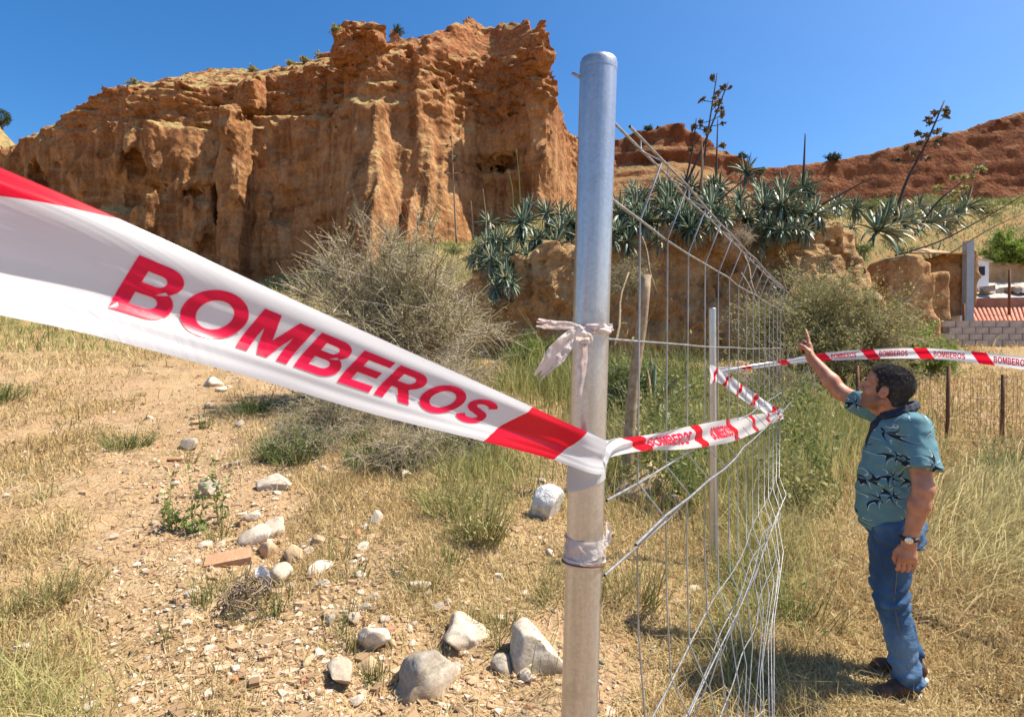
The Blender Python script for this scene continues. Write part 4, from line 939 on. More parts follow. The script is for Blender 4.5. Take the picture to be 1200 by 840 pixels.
M_PINE = m_leaf('dark_needle', [(0.0, (0.02, 0.045, 0.02)), (1.0, (0.07, 0.10, 0.04))], 0.2)
M_STRAW = m_leaf('straw', [(0.0, (0.20, 0.13, 0.055)), (0.3, (0.39, 0.275, 0.115)), (0.65, (0.56, 0.42, 0.195)), (0.9, (0.68, 0.57, 0.34)), (1.0, (0.34, 0.34, 0.12))], 0.3, 0.8)
M_GRASS = m_leaf('green_blade', [(0.0, (0.15, 0.185, 0.05)), (0.4, (0.29, 0.30, 0.095)), (0.7, (0.45, 0.40, 0.16)), (1.0, (0.62, 0.51, 0.25))], 0.35, 0.7)

def quads(C, size, asp=2.2, up=0.0, r=rng):
    "leaf cards: pointed diamonds with random orientation around points C"
    n = len(C); a = r.normal(size=(n, 3)); a[:, 2] += up; a /= np.linalg.norm(a, axis=1, keepdims=True)
    b_ = np.cross(a, r.normal(size=(n, 3))); b_ /= np.linalg.norm(b_, axis=1, keepdims=True)+1e-9
    s_ = (np.asarray(size)*r.uniform(.6, 1.4, n))[:, None]
    V = np.stack([C, C+a*s_*.45+b_*s_/asp*.5, C+a*s_, C+a*s_*.45-b_*s_/asp*.5], 1).reshape(-1, 3)
    return V, np.arange(4*n).reshape(n, 4)
def shrub(name, label, cat, base, rad, nst, ntw, nleaf, lsize, mleaf, mstem=None, group=None, seed=0, tw=0.45, r0=0.012, dirs=None, lean=(0, 0, 0), droop=0.0, lfrom=0.3):
    r = np.random.default_rng(seed+100); base = np.array(base, float); rad = np.array(rad, float)
    e = empty(name, base, label, cat, group)
    d = r.normal(size=(nst, 3)); d[:, 2] = np.abs(d[:, 2])*.9+.12; d /= np.linalg.norm(d, axis=1, keepdims=True)
    end = d*rad*r.uniform(.55, .95, (nst, 1))+np.array(lean); k = 7; t = np.linspace(0, 1, k)[None, :, None]
    st = np.concatenate([r.normal(0, .10, (nst, 2))*rad[:2], np.zeros((nst, 1))-0.05], 1)
    path = st[:, None]*(1-t)+end[:, None]*t; path[:, :, 2] += (np.sin(t[..., 0]*math.pi)*.12*rad[2])
    path += np.cumsum(r.normal(0, .035, (nst, k, 3)), 1)*rad*np.minimum(t*3, 1)
    parts = [tubes(path, np.linspace(r0, r0*.35, k)[None], 4)]
    rn = [np.full(len(parts[0][0]), .25)]
    si = r.integers(0, nst, ntw); ti = r.uniform(lfrom, 1, ntw)*(k-1.001); i0 = ti.astype(int); f = (ti-i0)[:, None]
    p0 = path[si, i0]*(1-f)+path[si, i0+1]*f
    dn = p0/rad*0.8+r.normal(0, .65, (ntw, 3)); dn[:, 2] += .25-droop; dn /= np.linalg.norm(dn, axis=1, keepdims=True)
    L = tw*rad.mean()*r.uniform(.3, 1, (ntw, 1)); tt = np.array([0, .35, .7, 1])[None, :, None]
    bend = r.normal(0, .22, (ntw, 1, 3))*tt**2-np.array([0, 0, droop])*tt**2*.8
    tp = p0[:, None]+(dn[:, None]*tt+bend)*L[:, None]
    tr = np.array([[.32, .26, .18, .07]])*r0*r.uniform(.6, 1.2, (ntw, 1))
    V, F = tubes(tp, tr, 3); parts.append((V, F)); rn.append(np.repeat(r.uniform(0, 1, ntw), 12))
    V, F = merge(parts); me = mesh_np('stems', V, F); attr(me, 'rnd', np.concatenate(rn)); obj('stems', me, mstem or M_DRYSTEM, e)
    if nleaf:
        q = r.integers(0, ntw, nleaf); h = r.uniform(.2, 1, nleaf)*2.999; j = h.astype(int); f = (h-j)[:, None]
        C = tp[q, j]*(1-f)+tp[q, j+1]*f+r.normal(0, .02*rad.mean(), (nleaf, 3))
        V, F = quads(C, lsize, 2.4, .35, r); me = mesh_np('foliage', V, [F]); attr(me, 'rnd', np.repeat(np.clip(r.normal(.5, .22, nleaf)+.25*vnoise(C[:, 0]*2.5/rad[0], C[:, 2]*2.5/rad[2]), 0, 1), 4)); obj('foliage', me, mleaf, e)
    return e
def gbase(u, v, d=None):
    if d is None: return G(u, v)
    x = (u-U0)/F_PX*d; return np.array([x, d, float(ground(x, d))])

# big grey dry broom beside the tape, and what grows round it
shrub('dry_shrub', 'large grey leafless broom shrub at the foot of the cliff', 'shrub', gbase(462, 0, 9.6), (2.2, 1.6, 3.35), 150, 9000, 34000, .040, M_OLIVE, seed=1, tw=.25, r0=.020, lfrom=.35, droop=.1)
shrub('dry_shrub', 'matted dead twigs slumped against the large broom shrub', 'shrub', gbase(520, 0, 7.9), (1.1, .8, 1.15), 80, 3600, 3200, .03, M_OLIVE, seed=2, tw=.45, r0=.010, droop=.5)
for i, (u, d, rr_, lab) in enumerate(((395, 7.2, (1.0, .7, .75), 'low dry brush with green shoots below the broom shrub'), (470, 6.3, (.85, .6, .55), 'flattened dead brush under the tape lettering'), (545, 6.9, (.9, .6, .7), 'olive brush between dead twigs and thick post'), (350, 6.6, (.6, .45, .4), 'small dry brush beside the dense green tuft'))):
    shrub('dry_brush', lab, 'shrub', gbase(u, 0, d), rr_, 46, 1700, 3600, .026, (M_OLIVE, M_OLIVE, M_GREEN, M_GREEN)[i], seed=210+i, tw=.5, r0=.008, droop=.35)
shrub('olive_shrub', 'broad olive and brown shrub below the earth bank near the block wall', 'shrub', gbase(966, 0, 11.6), (2.25, 1.4, 2.5), 110, 5000, 42000, .062, M_OLIVE, seed=3, tw=.36, r0=.013)
shrub('green_shrub', 'bright green bush between the olive shrub and block wall', 'shrub', gbase(1078, 0, 12.8), (.95, .8, 1.2), 50, 1300, 14000, .06, M_BRIGHT, M_BARK, seed=4, tw=.4)
shrub('green_shrub', 'fresh green bush beside the dark hole of the earth bank', 'shrub', gbase(622, 0, 12.5), (.75, .6, .95), 36, 800, 7500, .045, M_BRIGHT, M_BARK, seed=5, tw=.4)
shrub('green_shrub', 'dense dark green bush behind the thick post and leaning stake', 'shrub', gbase(735, 0, 8.6), (.85, .7, 1.15), 44, 1000, 9000, .045, M_GREEN, M_BARK, seed=6, tw=.4)
shrub('dry_shrub', 'bleached brushwood heap behind the wooden stake', 'shrub', gbase(742, 0, 6.9), (.6, .5, .55), 40, 700, 300, .03, M_OLIVE, seed=7, tw=.6, droop=.4)
shrub('dry_shrub', 'dry tangle hanging on the earth bank beneath the agaves', 'shrub', P(735, 345, 14.6), (.9, .5, 1.1), 40, 900, 3500, .04, M_OLIVE, seed=8, tw=.5, droop=.4)
shrub('dry_shrub', 'brown root tangle hanging under the agave row on the bank', 'shrub', P(868, 285, 14.9), (.55, .4, .5), 40, 700, 0, .04, M_OLIVE, seed=9, tw=.6, droop=.5)
shrub('dry_shrub', 'grey twiggy shrub in front of the wire panel corner', 'shrub', gbase(905, 0, 9.4), (.8, .7, 1.3), 46, 1300, 3500, .035, M_OLIVE, seed=10, tw=.45)
shrub('hedge', 'clipped yellow green hedge above the ruined roofs', 'hedge', P(1192, 309, 26), (1.9, 1.0, 1.35), 70, 1500, 22000, .11, M_BRIGHT, M_BARK, seed=11, tw=.3, r0=.02)
for i, (u, v, d, s_, lab) in enumerate(((1085, 275, 26, 1.1, 'low green scrub on the slope behind the tilted agave stalk'), (1128, 268, 29, 1.3, 'rounded green scrub on the slope above the stone ruin'), (1150, 240, 34, 1.6, 'dusty green scrub high on the right slope'),
                                     (1102, 232, 36, 1.4, 'olive scrub below the red hill cliff'))):
    shrub('scrub_bush', lab, 'shrub', gbase(u, v, d), (s_*1.3, s_, s_), 30, 500, 4500, .10, M_GREEN if i % 2 else M_OLIVE, seed=20+i, tw=.4)
for i, (u, v, d) in enumerate(((470, 38, 49.5), (392, 52, 49.0), (355, 62, 49.5), (372, 58, 49), (158, 83, 51), (340, 68, 50), (300, 73, 50), (890, 198, 80), (870, 204, 79), (918, 203, 78), (968, 187, 112), (975, 186, 112), (760, 180, 76))):
    p = skyline(u, 0 if d < 60 else (2 if d < 90 else 3))-np.array([0, 0, .12])
    s_ = (.85 if i == 0 else .55)*(d/49)
    shrub('cliff_top_bush', ['small dark bush standing highest on the cliff top', 'small bush rooted on the cliff edge or far ridge'][min(i, 1)], 'shrub', p, (s_, s_, s_*1.0), 14, 120, 900, .13*(d/49), M_PINE if i == 0 or i > 6 else M_OLIVE, M_BARK, group=None if i == 0 else 'bushes along the skyline', seed=40+i)
rb = np.random.default_rng(8)
for i in range(34, 0, -1) if False else range(70):
    d = rb.uniform(19, 46); u = (rb.uniform(690, 1190) if i % 2 else rb.uniform(940, 1200)) if i < 60 else rb.uniform(360, 540); d = d if i < 60 else rb.uniform(26, 38); s_ = rb.uniform(.35, .8)*d/30
    shrub('scrub_bush', 'low dusty scrub dotted over the slope behind the bank' if i < 60 else 'low dusty scrub on the rise under the cliff', 'shrub', gbase(u, 0, d), (s_*1.2, s_, s_*.8), 16, 160, 900, .10*d/30, (M_OLIVE, M_GREEN, M_OLIVE)[i % 3], group='scrub on the slope behind the bank' if i < 60 else 'scrub under the cliff', seed=400+i, tw=.5)
# lone tree on the left skyline
tb = np.array([-71.5, 80.0, 0]); tb[2] = float(ground(tb[0], tb[1]))
dq = np.linspace(55, 110, 200); xq = (5-U0)/F_PX*dq; kq = int(np.argmax((ground(xq, dq)-CZ)/dq)); tb = np.array([xq[kq], dq[kq], float(ground(xq[kq], dq[kq]))-.2])
tree = empty('tree', tb, 'small lone tree on the ridge left of the cliff', 'tree')
V, F = tubes([[(0, 0, -2.5), (.05, 0, .8), (0, .1, 2.2)], [(0, 0, .6), (.5, 0, 1.4), (.8, .1, 2.2)], [(0, 0, .8), (-.4, .2, 1.5), (-.7, .3, 2.3)]], [[.2, .14, .06]], 6); tree.scale = (1.0, 1.0, 1.0); obj('trunk', mesh_np('trunk', V, F), M_BARK, tree)
C = rng.normal(0, 1, (2600, 3)); C /= np.linalg.norm(C, axis=1, keepdims=True); C *= rng.uniform(.3, 1, (2600, 1))**.5*np.array([1.15, 1.1, 1.25]); C = C[vnoise(C[:, 0]*2.2, C[:, 1]*2.2, C[:, 2]*2.2) > -.15]+np.array([0, 0, 2.0])
V, F = quads(C, .22); me = mesh_np('crown', V, [F]); attr(me, 'rnd', np.repeat(rng.random(len(C)), 4)); obj('crown', me, M_PINE, tree)

# ------------------------------------------------------------ agaves
def leaf_mesh(bend, L=1.0, Wd=0.120, seed=0):
    k = 8; t = np.linspace(0, 1, k); wdt = Wd*np.interp(t, [0, .15, .45, .75, .92, 1], [.55, .62, 1.0, .72, .25, .01])
    a = bend*t**1.6; x = np.cumsum(np.concatenate([[0], np.cos(a[1:])]))*L/(k-1); z = np.cumsum(np.concatenate([[0], np.sin(a[1:])]))*L/(k-1)
    rows = []
    for i in range(k):
        ch = wdt[i]*.30
        rows += [(x[i]-math.sin(a[i])*ch, wdt[i]/2, z[i]+math.cos(a[i])*ch), (x[i], 0, z[i]), (x[i]-math.sin(a[i])*ch, -wdt[i]/2, z[i]+math.cos(a[i])*ch), (x[i]+math.sin(a[i])*.018*(1-t[i]), 0, z[i]-math.cos(a[i])*(.030*(1-t[i])+.002))]
    idx = np.arange(k*4).reshape(k, 4); Q = []
    for c_ in range(4):
        q = [0, 1, 2, 3, 0]; Q.append(np.stack([idx[:-1, q[c_]], idx[:-1, q[c_+1]], idx[1:, q[c_+1]], idx[1:, q[c_]]], 1))
    me = mesh_np('leaf', np.array(rows), [np.concatenate(Q)]); me.materials.append(M_AGAVE); return me
b = NB('agave_skin'); r_ = b.rnd(); n_ = b.noise(b.objco(), 9, 4)
c = b.ramp(r_, [(0.0, (0.055, 0.09, 0.045)), (0.4, (0.12, 0.17, 0.10)), (0.72, (0.20, 0.26, 0.175)), (0.85, (0.33, 0.39, 0.28)), (0.90, (0.40, 0.34, 0.17)), (1.0, (0.24, 0.16, 0.08))])
c = b.mix(b.math('MULTIPLY', b.ramp(n_, [(.45, (0, 0, 0)), (.7, (1, 1, 1))]), .35), c, (0.32, 0.40, 0.35))
b.set(c, 0.42, spec=.4); M_AGAVE = b.m
LEAF = [leaf_mesh(q) for q in (0.12, -0.25, -0.6, -1.1, 0.35)]
ra = np.random.default_rng(55)
def agave(base, size, n, label, group, lo=-20, face=None, hang=0.0):
    e = empty('agave', base, label, 'agave', group)
    for i in range(n):
        q = i/n; el = R(82-(82-lo)*q**.85+ra.normal(0, 6)); az = i*2.39996+ra.normal(0, .25)
        if face is not None and q > .35 and math.cos(az-face) < -.3: az = face+ra.normal(0, .9)
        mi = 0 if q < .35 else (1 if q < .6 else ra.choice([1, 2, 3]))
        if ra.random() < .08: mi = 4
        o = obj('leaf', LEAF[mi], None, e, (0.05*math.cos(az)*size, .05*math.sin(az)*size, 0.02+.10*size*(.5-q)), (ra.normal(0, .12), -el+hang*q*.5, az), size*ra.uniform(.75, 1.1)*(0.8+.3*q))
    return e
GA = 'agaves in the row along the earth bank'; LA = 'blue grey agave rosette in the bank row between thick post and root tangle'
for u, v, d, s_, n in ((612, 262, 17.4, .80, 26), (640, 252, 17.6, .85, 28), (655, 272, 16.4, .78, 28), (628, 283, 16.4, .70, 24), (590, 282, 16.6, .78, 26), (600, 300, 16.2, .65, 24), (575, 305, 15.9, .72, 26), (592, 325, 15.6, .70, 26), (570, 288, 16.8, .6, 20), (650, 288, 16.0, .72, 28), (668, 262, 17.0, .8, 22),
                       (725, 252, 16.2, .85, 30), (748, 236, 17.0, .85, 26), (755, 262, 15.7, .80, 30), (785, 240, 16.6, .9, 30), (808, 222, 17.6, .85, 26), (795, 258, 15.7, .85, 30), (830, 238, 16.4, .85, 30), (842, 222, 17.8, .8, 24), (866, 236, 16.9, .7, 24), (722, 275, 15.5, .7, 26), (770, 282, 15.4, .62, 24),
                       (893, 245, 16.2, .85, 30), (915, 230, 17.0, .9, 30), (925, 252, 15.9, .85, 30), (900, 268, 15.5, .72, 28), (945, 235, 17.4, .85, 24), (875, 258, 15.8, .7, 26), (948, 256, 16.2, .65, 22), (980, 240, 18.5, .7, 20), (1000, 246, 18.6, .6, 18), (735, 285, 15.3, .6, 22), (808, 270, 15.3, .7, 24), (845, 255, 15.6, .7, 24), (915, 272, 15.3, .65, 24), (940, 270, 15.4, .6, 22), (618, 300, 15.9, .6, 22), (582, 340, 15.3, .6, 22), (560, 300, 16.6, .6, 20), (775, 225, 17.8, .8, 22), (890, 225, 17.8, .8, 22)):
    lab = LA if u > 700 and u < 868 else ('blue grey agave rosette in the cluster between cliff foot and thick post' if u < 700 else 'blue grey agave rosette in the row right of the root tangle')
    for _ in range(1+(ra.random() < .5)): agave(P(u+ra.normal(0, 13), v+ra.normal(3, 9), d+ra.normal(0, .35)), s_*ra.uniform(.55, .85), int(n*1.4), lab, {LA: GA}.get(lab, lab[10:]), lo=-60, face=-math.pi/2, hang=.25)
    agave(P(u, v, d), s_*ra.uniform(.7, .98), int(n*2.0), lab, {LA: GA}.get(lab, lab[10:]), lo=-72, face=-math.pi/2, hang=.25)
for u, v, d, s_, n, lab in ((1028, 272, 16.6, 1.0, 36, 'large drooping agave on the bank end beside the stone ruin'), (1052, 262, 17.6, .85, 28, 'agave at the foot of the tall tilted flower stalk'), (1088, 262, 22, .95, 26, 'pale agave on the slope behind the stone ruin'), (1105, 258, 24, .9, 24, 'small agave next to scrub on the right slope'),
                            (1075, 245, 25, .9, 24, 'agave behind the tilted flower stalk on the slope'), (1130, 243, 30, 1.2, 26, 'dark agave under the pale rock patch'), (1118, 250, 28, .9, 22, 'small agave below the dark one on the slope'), (1040, 250, 20, .8, 24, 'agave between tilted stalk and bank row'), (1068, 262, 19.5, .8, 24, 'agave crowded against the tilted stalk agave')):
    agave(P(u, v, d), s_, n, lab, None, lo=-30, face=-math.pi/2, hang=.25)
for i in range(12):
    d = ra.uniform(21, 34); agave(gbase(ra.uniform(1035, 1190), 0, d)+np.array([0, 0, .1]), ra.uniform(.7, 1.15)*d/26, 20, 'grey green agave scattered on the slope under the red ridge', 'agaves on the right slope', lo=-10)
agave(gbase(762, 0, 8.3)+np.array([0, 0, .18]), .95, 22, 'young agave growing behind the wire panel near the stake', None, lo=10)
# flower stalks
M_STALK = m_soft('agave_stalk', (0.16, 0.11, 0.07), (0.36, 0.27, 0.16), 20, .85, .3, .004); M_DEAD = m_soft('dead_stalk', (0.035, 0.027, 0.03), (0.10, 0.07, 0.055), 20, .85, .3, .004); M_POD = m_leaf('seed_head', [(0, (.05, .04, .03)), (.6, (.16, .12, .06)), (1, (.30, .24, .10))], .1)
def stalk(pts, r, label, mat, heads=0, hsize=.25, tufts=None, group=None, start=.45):
    pts = np.array(pts); base = pts[0]; path = smooth_curve(pts, 14)-base
    e = empty('agave_stalk', base, label, 'agave stalk', group)
    V, F = tubes([path], np.linspace(r, r*.35, 14)[None], 7, True); obj('stem', mesh_np('stem', V, F), mat, e)
    rr = np.random.default_rng(int(abs(base[0])*100)+int(base[1]*10))
    for i in range(heads):
        t = start+(1-start)*(i+.3)/heads; p = path[min(13, int(t*13))]; az = i*2.4+rr.normal(0, .3); L = hsize*(1.25-.75*(t-start)/(1-start))
        q = p+np.array([math.cos(az)*L, math.sin(az)*L, L*.22]); V, F = tubes([[p, (p+q)/2+[0, 0, -.04*L], q]], .012, 4)
        br = obj('branch', mesh_np('branch', V, F), mat, e)
        C = q+rr.normal(0, hsize*.06, (34, 3))*[1, 1, .6]; C = np.where(np.arange(34)[:, None] % 2 == 0, q, C); V, F = quads(C, hsize*.27, 1.6, .5, rr); me = mesh_np('seed_head', V, [F]); attr(me, 'rnd', np.repeat(rr.random(34), 4)); obj('seed_head', me, tufts or M_POD, br)
    return e
stalk([P(795, 235, 17), P(826, 165, 17), P(852, 98, 17)], .045, 'dead agave stalk leaning right with its top sprig beyond the post', M_DEAD, 6, .28, start=.6)
stalk([P(818, 232, 17.3), P(828, 160, 17.3), P(839, 88, 17.3)], .042, 'tall dead agave stalk with seed heads crossing a leaning one', M_DEAD, 13, .42, start=.4)
stalk([P(800, 225, 17.2), P(810, 180, 17.2), P(815, 140, 17.2)], .040, 'short bare dark agave stalk left of the two crossing ones', M_DEAD)
stalk([P(838, 220, 17.6), P(839, 180, 17.6), P(840, 141, 17.6)], .038, 'short upright bare agave stalk right of the crossing ones', M_DEAD)
stalk([P(821, 225, 16.6), P(822, 190, 16.6), P(821, 160, 16.6)], .045, 'pale brown agave stalk between the crossing stalks', M_STALK)
stalk([P(1046, 262, 17.4), P(1060, 215, 17.4), P(1082, 172, 17.4), P(1104, 120, 17.4)], .055, 'tall dark agave stalk tilting right above the large drooping agave', M_DEAD, 15, .42, start=.55)
stalk([P(940, 218, 17.2), P(941, 188, 17.2), P(942, 158, 17.2)], .045, 'single upright dark agave stalk over the bank agaves', M_DEAD)
stalk([P(1070, 276, 20), P(1095, 240, 20), P(1120, 218, 20), P(1152, 192, 20)], .05, 'slanting agave stalk with yellow green seed tufts on the right slope', M_DEAD, 12, .5, tufts=M_OLIVE, start=.3)
stalk([P(963, 240, 15.4), P(1003, 218, 15.2), P(1022, 210, 15.0)], .035, 'fallen dead stalk lying off the bank agaves to the right', M_DEAD)
stalk([P(838, 240, 15.0), P(858, 222, 14.7), P(890, 198, 14.4)], .030, 'thin dead stalk poking out over the bank agave row', M_DEAD, 2, .2, start=.8)
stalk([P(1048, 300, 17.2), P(1098, 284, 17), P(1150, 257, 16.6), P(1205, 225, 16.2)], .030, 'long dark fallen stalk slanting over the ruin roofs', M_DEAD)
stalk([P(1108, 300, 18), P(1160, 268, 17.6), P(1205, 248, 17.2)], .028, 'long brown fallen stalk under the dark one by the ruin', M_STALK)
stalk([P(535, 285, 17.5), P(532, 220, 17.5), P(529, 152, 17.5)], .035, 'tall thin dry stalk with seed pods in front of the cliff', M_STALK, 7, .22, start=.62)
stalk([P(555, 282, 17), P(554, 262, 17), P(552, 236, 17)], .028, 'thin pale agave stalk with a straight tip before the cliff', M_STALK)
stalk([P(570, 280, 17), P(569, 250, 17), P(566, 222, 17)], .028, 'thin pale agave stalk with a bent tip before the cliff', M_STALK)
stalk([P(601, 248, 17.4), P(600, 222, 17.4), P(596, 202, 17.4)], .032, 'short green agave spike above the left agave cluster', M_OLIVE)
stalk([P(609, 242, 17.6), P(608, 210, 17.6), P(605, 176, 17.6)], .034, 'taller green agave spike above the left agave cluster', M_OLIVE)
for i, (a_, b_) in enumerate((((868, 320, 13.6), (905, 392, 12.6)), ((872, 300, 14.4), (888, 352, 13.2)), ((718, 410, 7.6), (735, 320, 8.6)), ((752, 278, 14.6), (770, 345, 13.4)))):
    A_, B_ = P(*a_), P(*b_); V, F = rough_stick([A_+(B_-A_)*q+np.array([.03*math.sin(q*7), 0, 0]) for q in np.linspace(0, 1, 8)], .022, .012, 6)
    tag(obj('dead_stick', mesh_np('dead_stick', V-B_, F), M_STALK, loc=B_), ['long pale stick propped on the root tangle of the bank', 'short grey stick under the root tangle of the bank', 'bleached stick leaning beside the wooden stake', 'dark dangling stalk under the bank agaves near the post'][i], 'stick')
# ------------------------------------------------------------ ruined roofs and walls at the right
M_BLOCK = m_soft('concrete_block', (0.33, 0.27, 0.22), (0.52, 0.44, 0.37), 5, .95, .5, .01)
M_MORTAR = m_soft('mortar', (0.16, 0.13, 0.10), (0.26, 0.22, 0.18), 9, .95, .4, .01)
M_TILE = m_soft('roof_tile', (0.40, 0.15, 0.085), (0.60, 0.29, 0.19), 3, .9, .3, .01)
M_PLASTER = m_soft('old_plaster', (0.62, 0.56, 0.50), (0.76, 0.72, 0.66), 2, .95, .3, .01)
M_BRICKY = m_soft('reddish_render', (0.27, 0.12, 0.07), (0.42, 0.21, 0.13), 2.5, .95, .5, .02)
M_STONE = m_soft('ruin_stone', (0.32, 0.19, 0.09), (0.52, 0.35, 0.19), 3, .95, .7, .05)
M_SLAB = m_soft('dusty_slab', (0.34, 0.29, 0.24), (0.56, 0.50, 0.43), 4, .95, .6, .03)
M_DARK = m_soft('dark_opening', (0.012, 0.012, 0.014), (0.03, 0.03, 0.035), 4, .5, 0)
bw = empty('block_wall', (13.4, 17.5, float(ground(13.4, 17.5))), 'grey concrete block wall behind the green bush', 'wall')
bo = np.array(bw.location); zb = CZ-.45
V, F = box((3.2, .1, zb+.70-bo[2]), (6.6, .16, 1.38)); obj('mortar_core', mesh_np('mortar_core', V, F, False), M_MORTAR, bw)
bmesh_shared = []
for k in range(4):
    V, F = box((0, 0, 0), (.39, .21, .185), jit=.004); m_ = mesh_np('block', V, F, False); m_.materials.append(M_BLOCK); bmesh_shared.append(m_)
for row in range(7):
    for c_ in range(16):
        obj('block', bmesh_shared[(row*5+c_*3) % 4], None, bw, (.2+c_*.41+(.2 if row % 2 else 0)-.15, .1+rng.normal(0, .004), zb-bo[2]+.1+row*.2))
sh = empty('tiled_outbuilding', (13.2, 18.6, float(ground(13.2, 18.6))), 'low outbuilding with a pink tiled roof behind the block wall', 'building')
so_ = np.array(sh.location)
def quadplate(p4, th):
    p4 = np.array(p4); n = np.cross(p4[1]-p4[0], p4[3]-p4[0]); n /= np.linalg.norm(n); n *= np.sign(n[2])
    V = np.vstack([p4-n*th, p4]); return V, [np.array([[3, 2, 1, 0], [4, 5, 6, 7], [0, 1, 5, 4], [1, 2, 6, 5], [2, 3, 7, 6], [3, 0, 4, 7]])]
A0, A1, A2, A3 = P(1108, 377.5, 18.8), P(1310, 377.5, 18.8), P(1310, 361, 22), P(1096, 363, 22)
A0, A3 = P(1092, 378, 18.8), P(1082, 363, 22)
V, F = quadplate(np.array([A0, A1, A2, A3])-np.array([0, 0, .06]), .10); obj('roof_deck', mesh_np('roof_deck', V-so_, F, False), M_PLASTER, sh)
nt_ = 44
for i in range(nt_):
    q0, q1 = (i+.04)/nt_, (i+.96)/nt_
    if q0 < .12: continue
    a_, b_ = A0+(A1-A0)*((q0+q1)/2), A3+(A2-A3)*((q0+q1)/2); wv_ = (A1-A0)*(q1-q0)*.5
    an = np.linspace(0, math.pi, 6); rows = []
    for t in np.linspace(0, 1, 7):
        c_ = a_+(b_-a_)*t; rows.append([c_+wv_*math.cos(q)+np.array([0, 0, .07*math.sin(q)+.014*((t*6) % 2)]) for q in an])
    rows = np.array(rows); idx = np.arange(42).reshape(7, 6)
    obj('tile_row', mesh_np('tile_row', rows.reshape(-1, 3)-so_, [np.stack([idx[:-1, :-1], idx[:-1, 1:], idx[1:, 1:], idx[1:, :-1]], -1).reshape(-1, 4)]), M_TILE, sh)
V, F = box((A0+A1)/2-so_+np.array([0, .12, -1.0]), (np.linalg.norm(A1-A0), .2, 1.9)); obj('wall', mesh_np('wall', V, F, False), M_PLASTER, sh)
V, F = box((A0+A3)/2-so_+np.array([-.05, .0, -1.0]), (.18, 3.3, 1.8)); obj('wall', mesh_np('wall', V, F, False), M_PLASTER, sh)
pw = P(1195, 356, 22.3); po = np.array([pw[0], 22.3, float(ground(pw[0], 22.3))])
V, F = box((0, 0, CZ+2.08-po[2]-1.3), (7.6, .25, 2.6), jit=.02); tag(obj('parapet_wall', mesh_np('parapet_wall', V, F, False), M_BRICKY, loc=po), 'reddish parapet wall at the back of the tiled roof', 'wall')
ro = P(1140, 345, 24); ro[2] = float(ground(ro[0], ro[1]))
rs = empty('collapsed_roof', ro, 'collapsed dusty roof slab strewn with rubble above the reddish parapet', 'roof')
V, F = quadplate([P(1052, 352, 23), P(1290, 347, 22.8), P(1290, 331, 25), P(1070, 334, 25.4)], .25); V += rng.normal(0, .03, V.shape); obj('slab', mesh_np('slab', V-ro, F, False), M_SLAB, rs)
V, F = box(np.array([0, .6, (P(0, 345, 24)[2]-ro[2])/2-.3]), (6.0, 1.2, max(.6, P(0, 345, 24)[2]-ro[2]))); obj('wall', mesh_np('wall', V, F, False), M_STONE, rs)
for i in range(26):
    u = rng.uniform(1060, 1230); p_ = P(u, rng.uniform(336, 349), 24)
    p_ = P(u, 342, 23.8); V, F = box(p_-ro+np.array([rng.normal(0, .3), rng.normal(0, .4), rng.uniform(-.03, .08)]), rng.uniform(.12, .45, 3)*[1.6, 1, .6], rng.uniform(0, 3), .03); obj('rubble', mesh_np('rubble', V, F, False), M_SLAB if i % 3 else M_STONE, rs)
for i, (u, d, v0) in enumerate(((1098, 18.4, 346), (1129, 18.4, 356), (1182, 20, 316))):
    a_ = P(u, v0, d); b_ = np.array([a_[0], d, a_[2]-1.6]); V, F = rough_stick([b_, (a_+b_)/2, a_], .045, .04, 6)
    tag(obj('rusty_post', mesh_np('rusty_post', V-b_, F), M_RUST if i else M_WOOD, loc=b_), ['pale timber prop standing before the tiled roof', 'thin dark post rising in front of the pink tiles', 'dark iron post above the rubble roof'][i], 'post')
# stone ruin: ragged wall blocks
def ragged(name, label, cat, c, size, mat, vox=.09, rz=0, amp=.16, holes=()):
    sx, sy, sz = size; xs = np.arange(-sx/2-.4, sx/2+.4, vox); ys = np.arange(-sy/2-.4, sy/2+.4, vox); zs = np.arange(-.4, sz+.5, vox)
    X, Y, Z = np.meshgrid(xs, ys, zs, indexing='ij'); top = sz+.18*vnoise(X*1.1+c[0], Y*0+c[1])
    Fm = np.maximum(np.maximum(np.abs(X)-sx/2, np.abs(Y)-sy/2), np.maximum(Z-top, -.3-Z))
    Fm = Fm+amp*fbm(X*1.4+c[0], Y*1.4, Z*1.4, o=3)*.6+.05*np.abs(vnoise(X*5, Y*5, Z*7))
    for hc, hr in holes: Fm = np.maximum(Fm, -(np.sqrt(((X-hc[0])/hr[0])**2+((Y-hc[1])/hr[1])**2+((Z-hc[2])/hr[2])**2)-1)*min(hr))
    for A in (Fm,): A[0] = A[-1] = 1; A[:, 0] = A[:, -1] = 1; A[:, :, 0] = A[:, :, -1] = 1
    V, Q = nets(Fm.astype(np.float32), xs, ys, zs); o = obj(name, mesh_np(name, V, Q), mat, loc=c, rot=(0, 0, rz)); tag(o, label, cat); return o
M_RUIN = m_rock('ruin_earth', layered=False, pale=.35, s=3.0)
def base_to(u, d, vtop): x = (u-U0)/F_PX*d; g = float(ground(x, d)); return np.array([x, d, g]), CZ+(V0-vtop)/F_PX*d-g
c_, h_ = base_to(1056, 17.6, 306); ragged('ruined_wall', 'crumbling tan earth wall stub under the large drooping agave', 'ruin', c_, (1.45, 1.0, h_), M_RUIN, amp=.3)
c_, h_ = base_to(1106, 19.5, 296); ragged('ruined_wall', 'shaded stone gable wall of the ruin beside the grey steel post', 'ruin', c_, (1.7, .6, h_), M_RUIN, rz=R(-14), amp=.25)
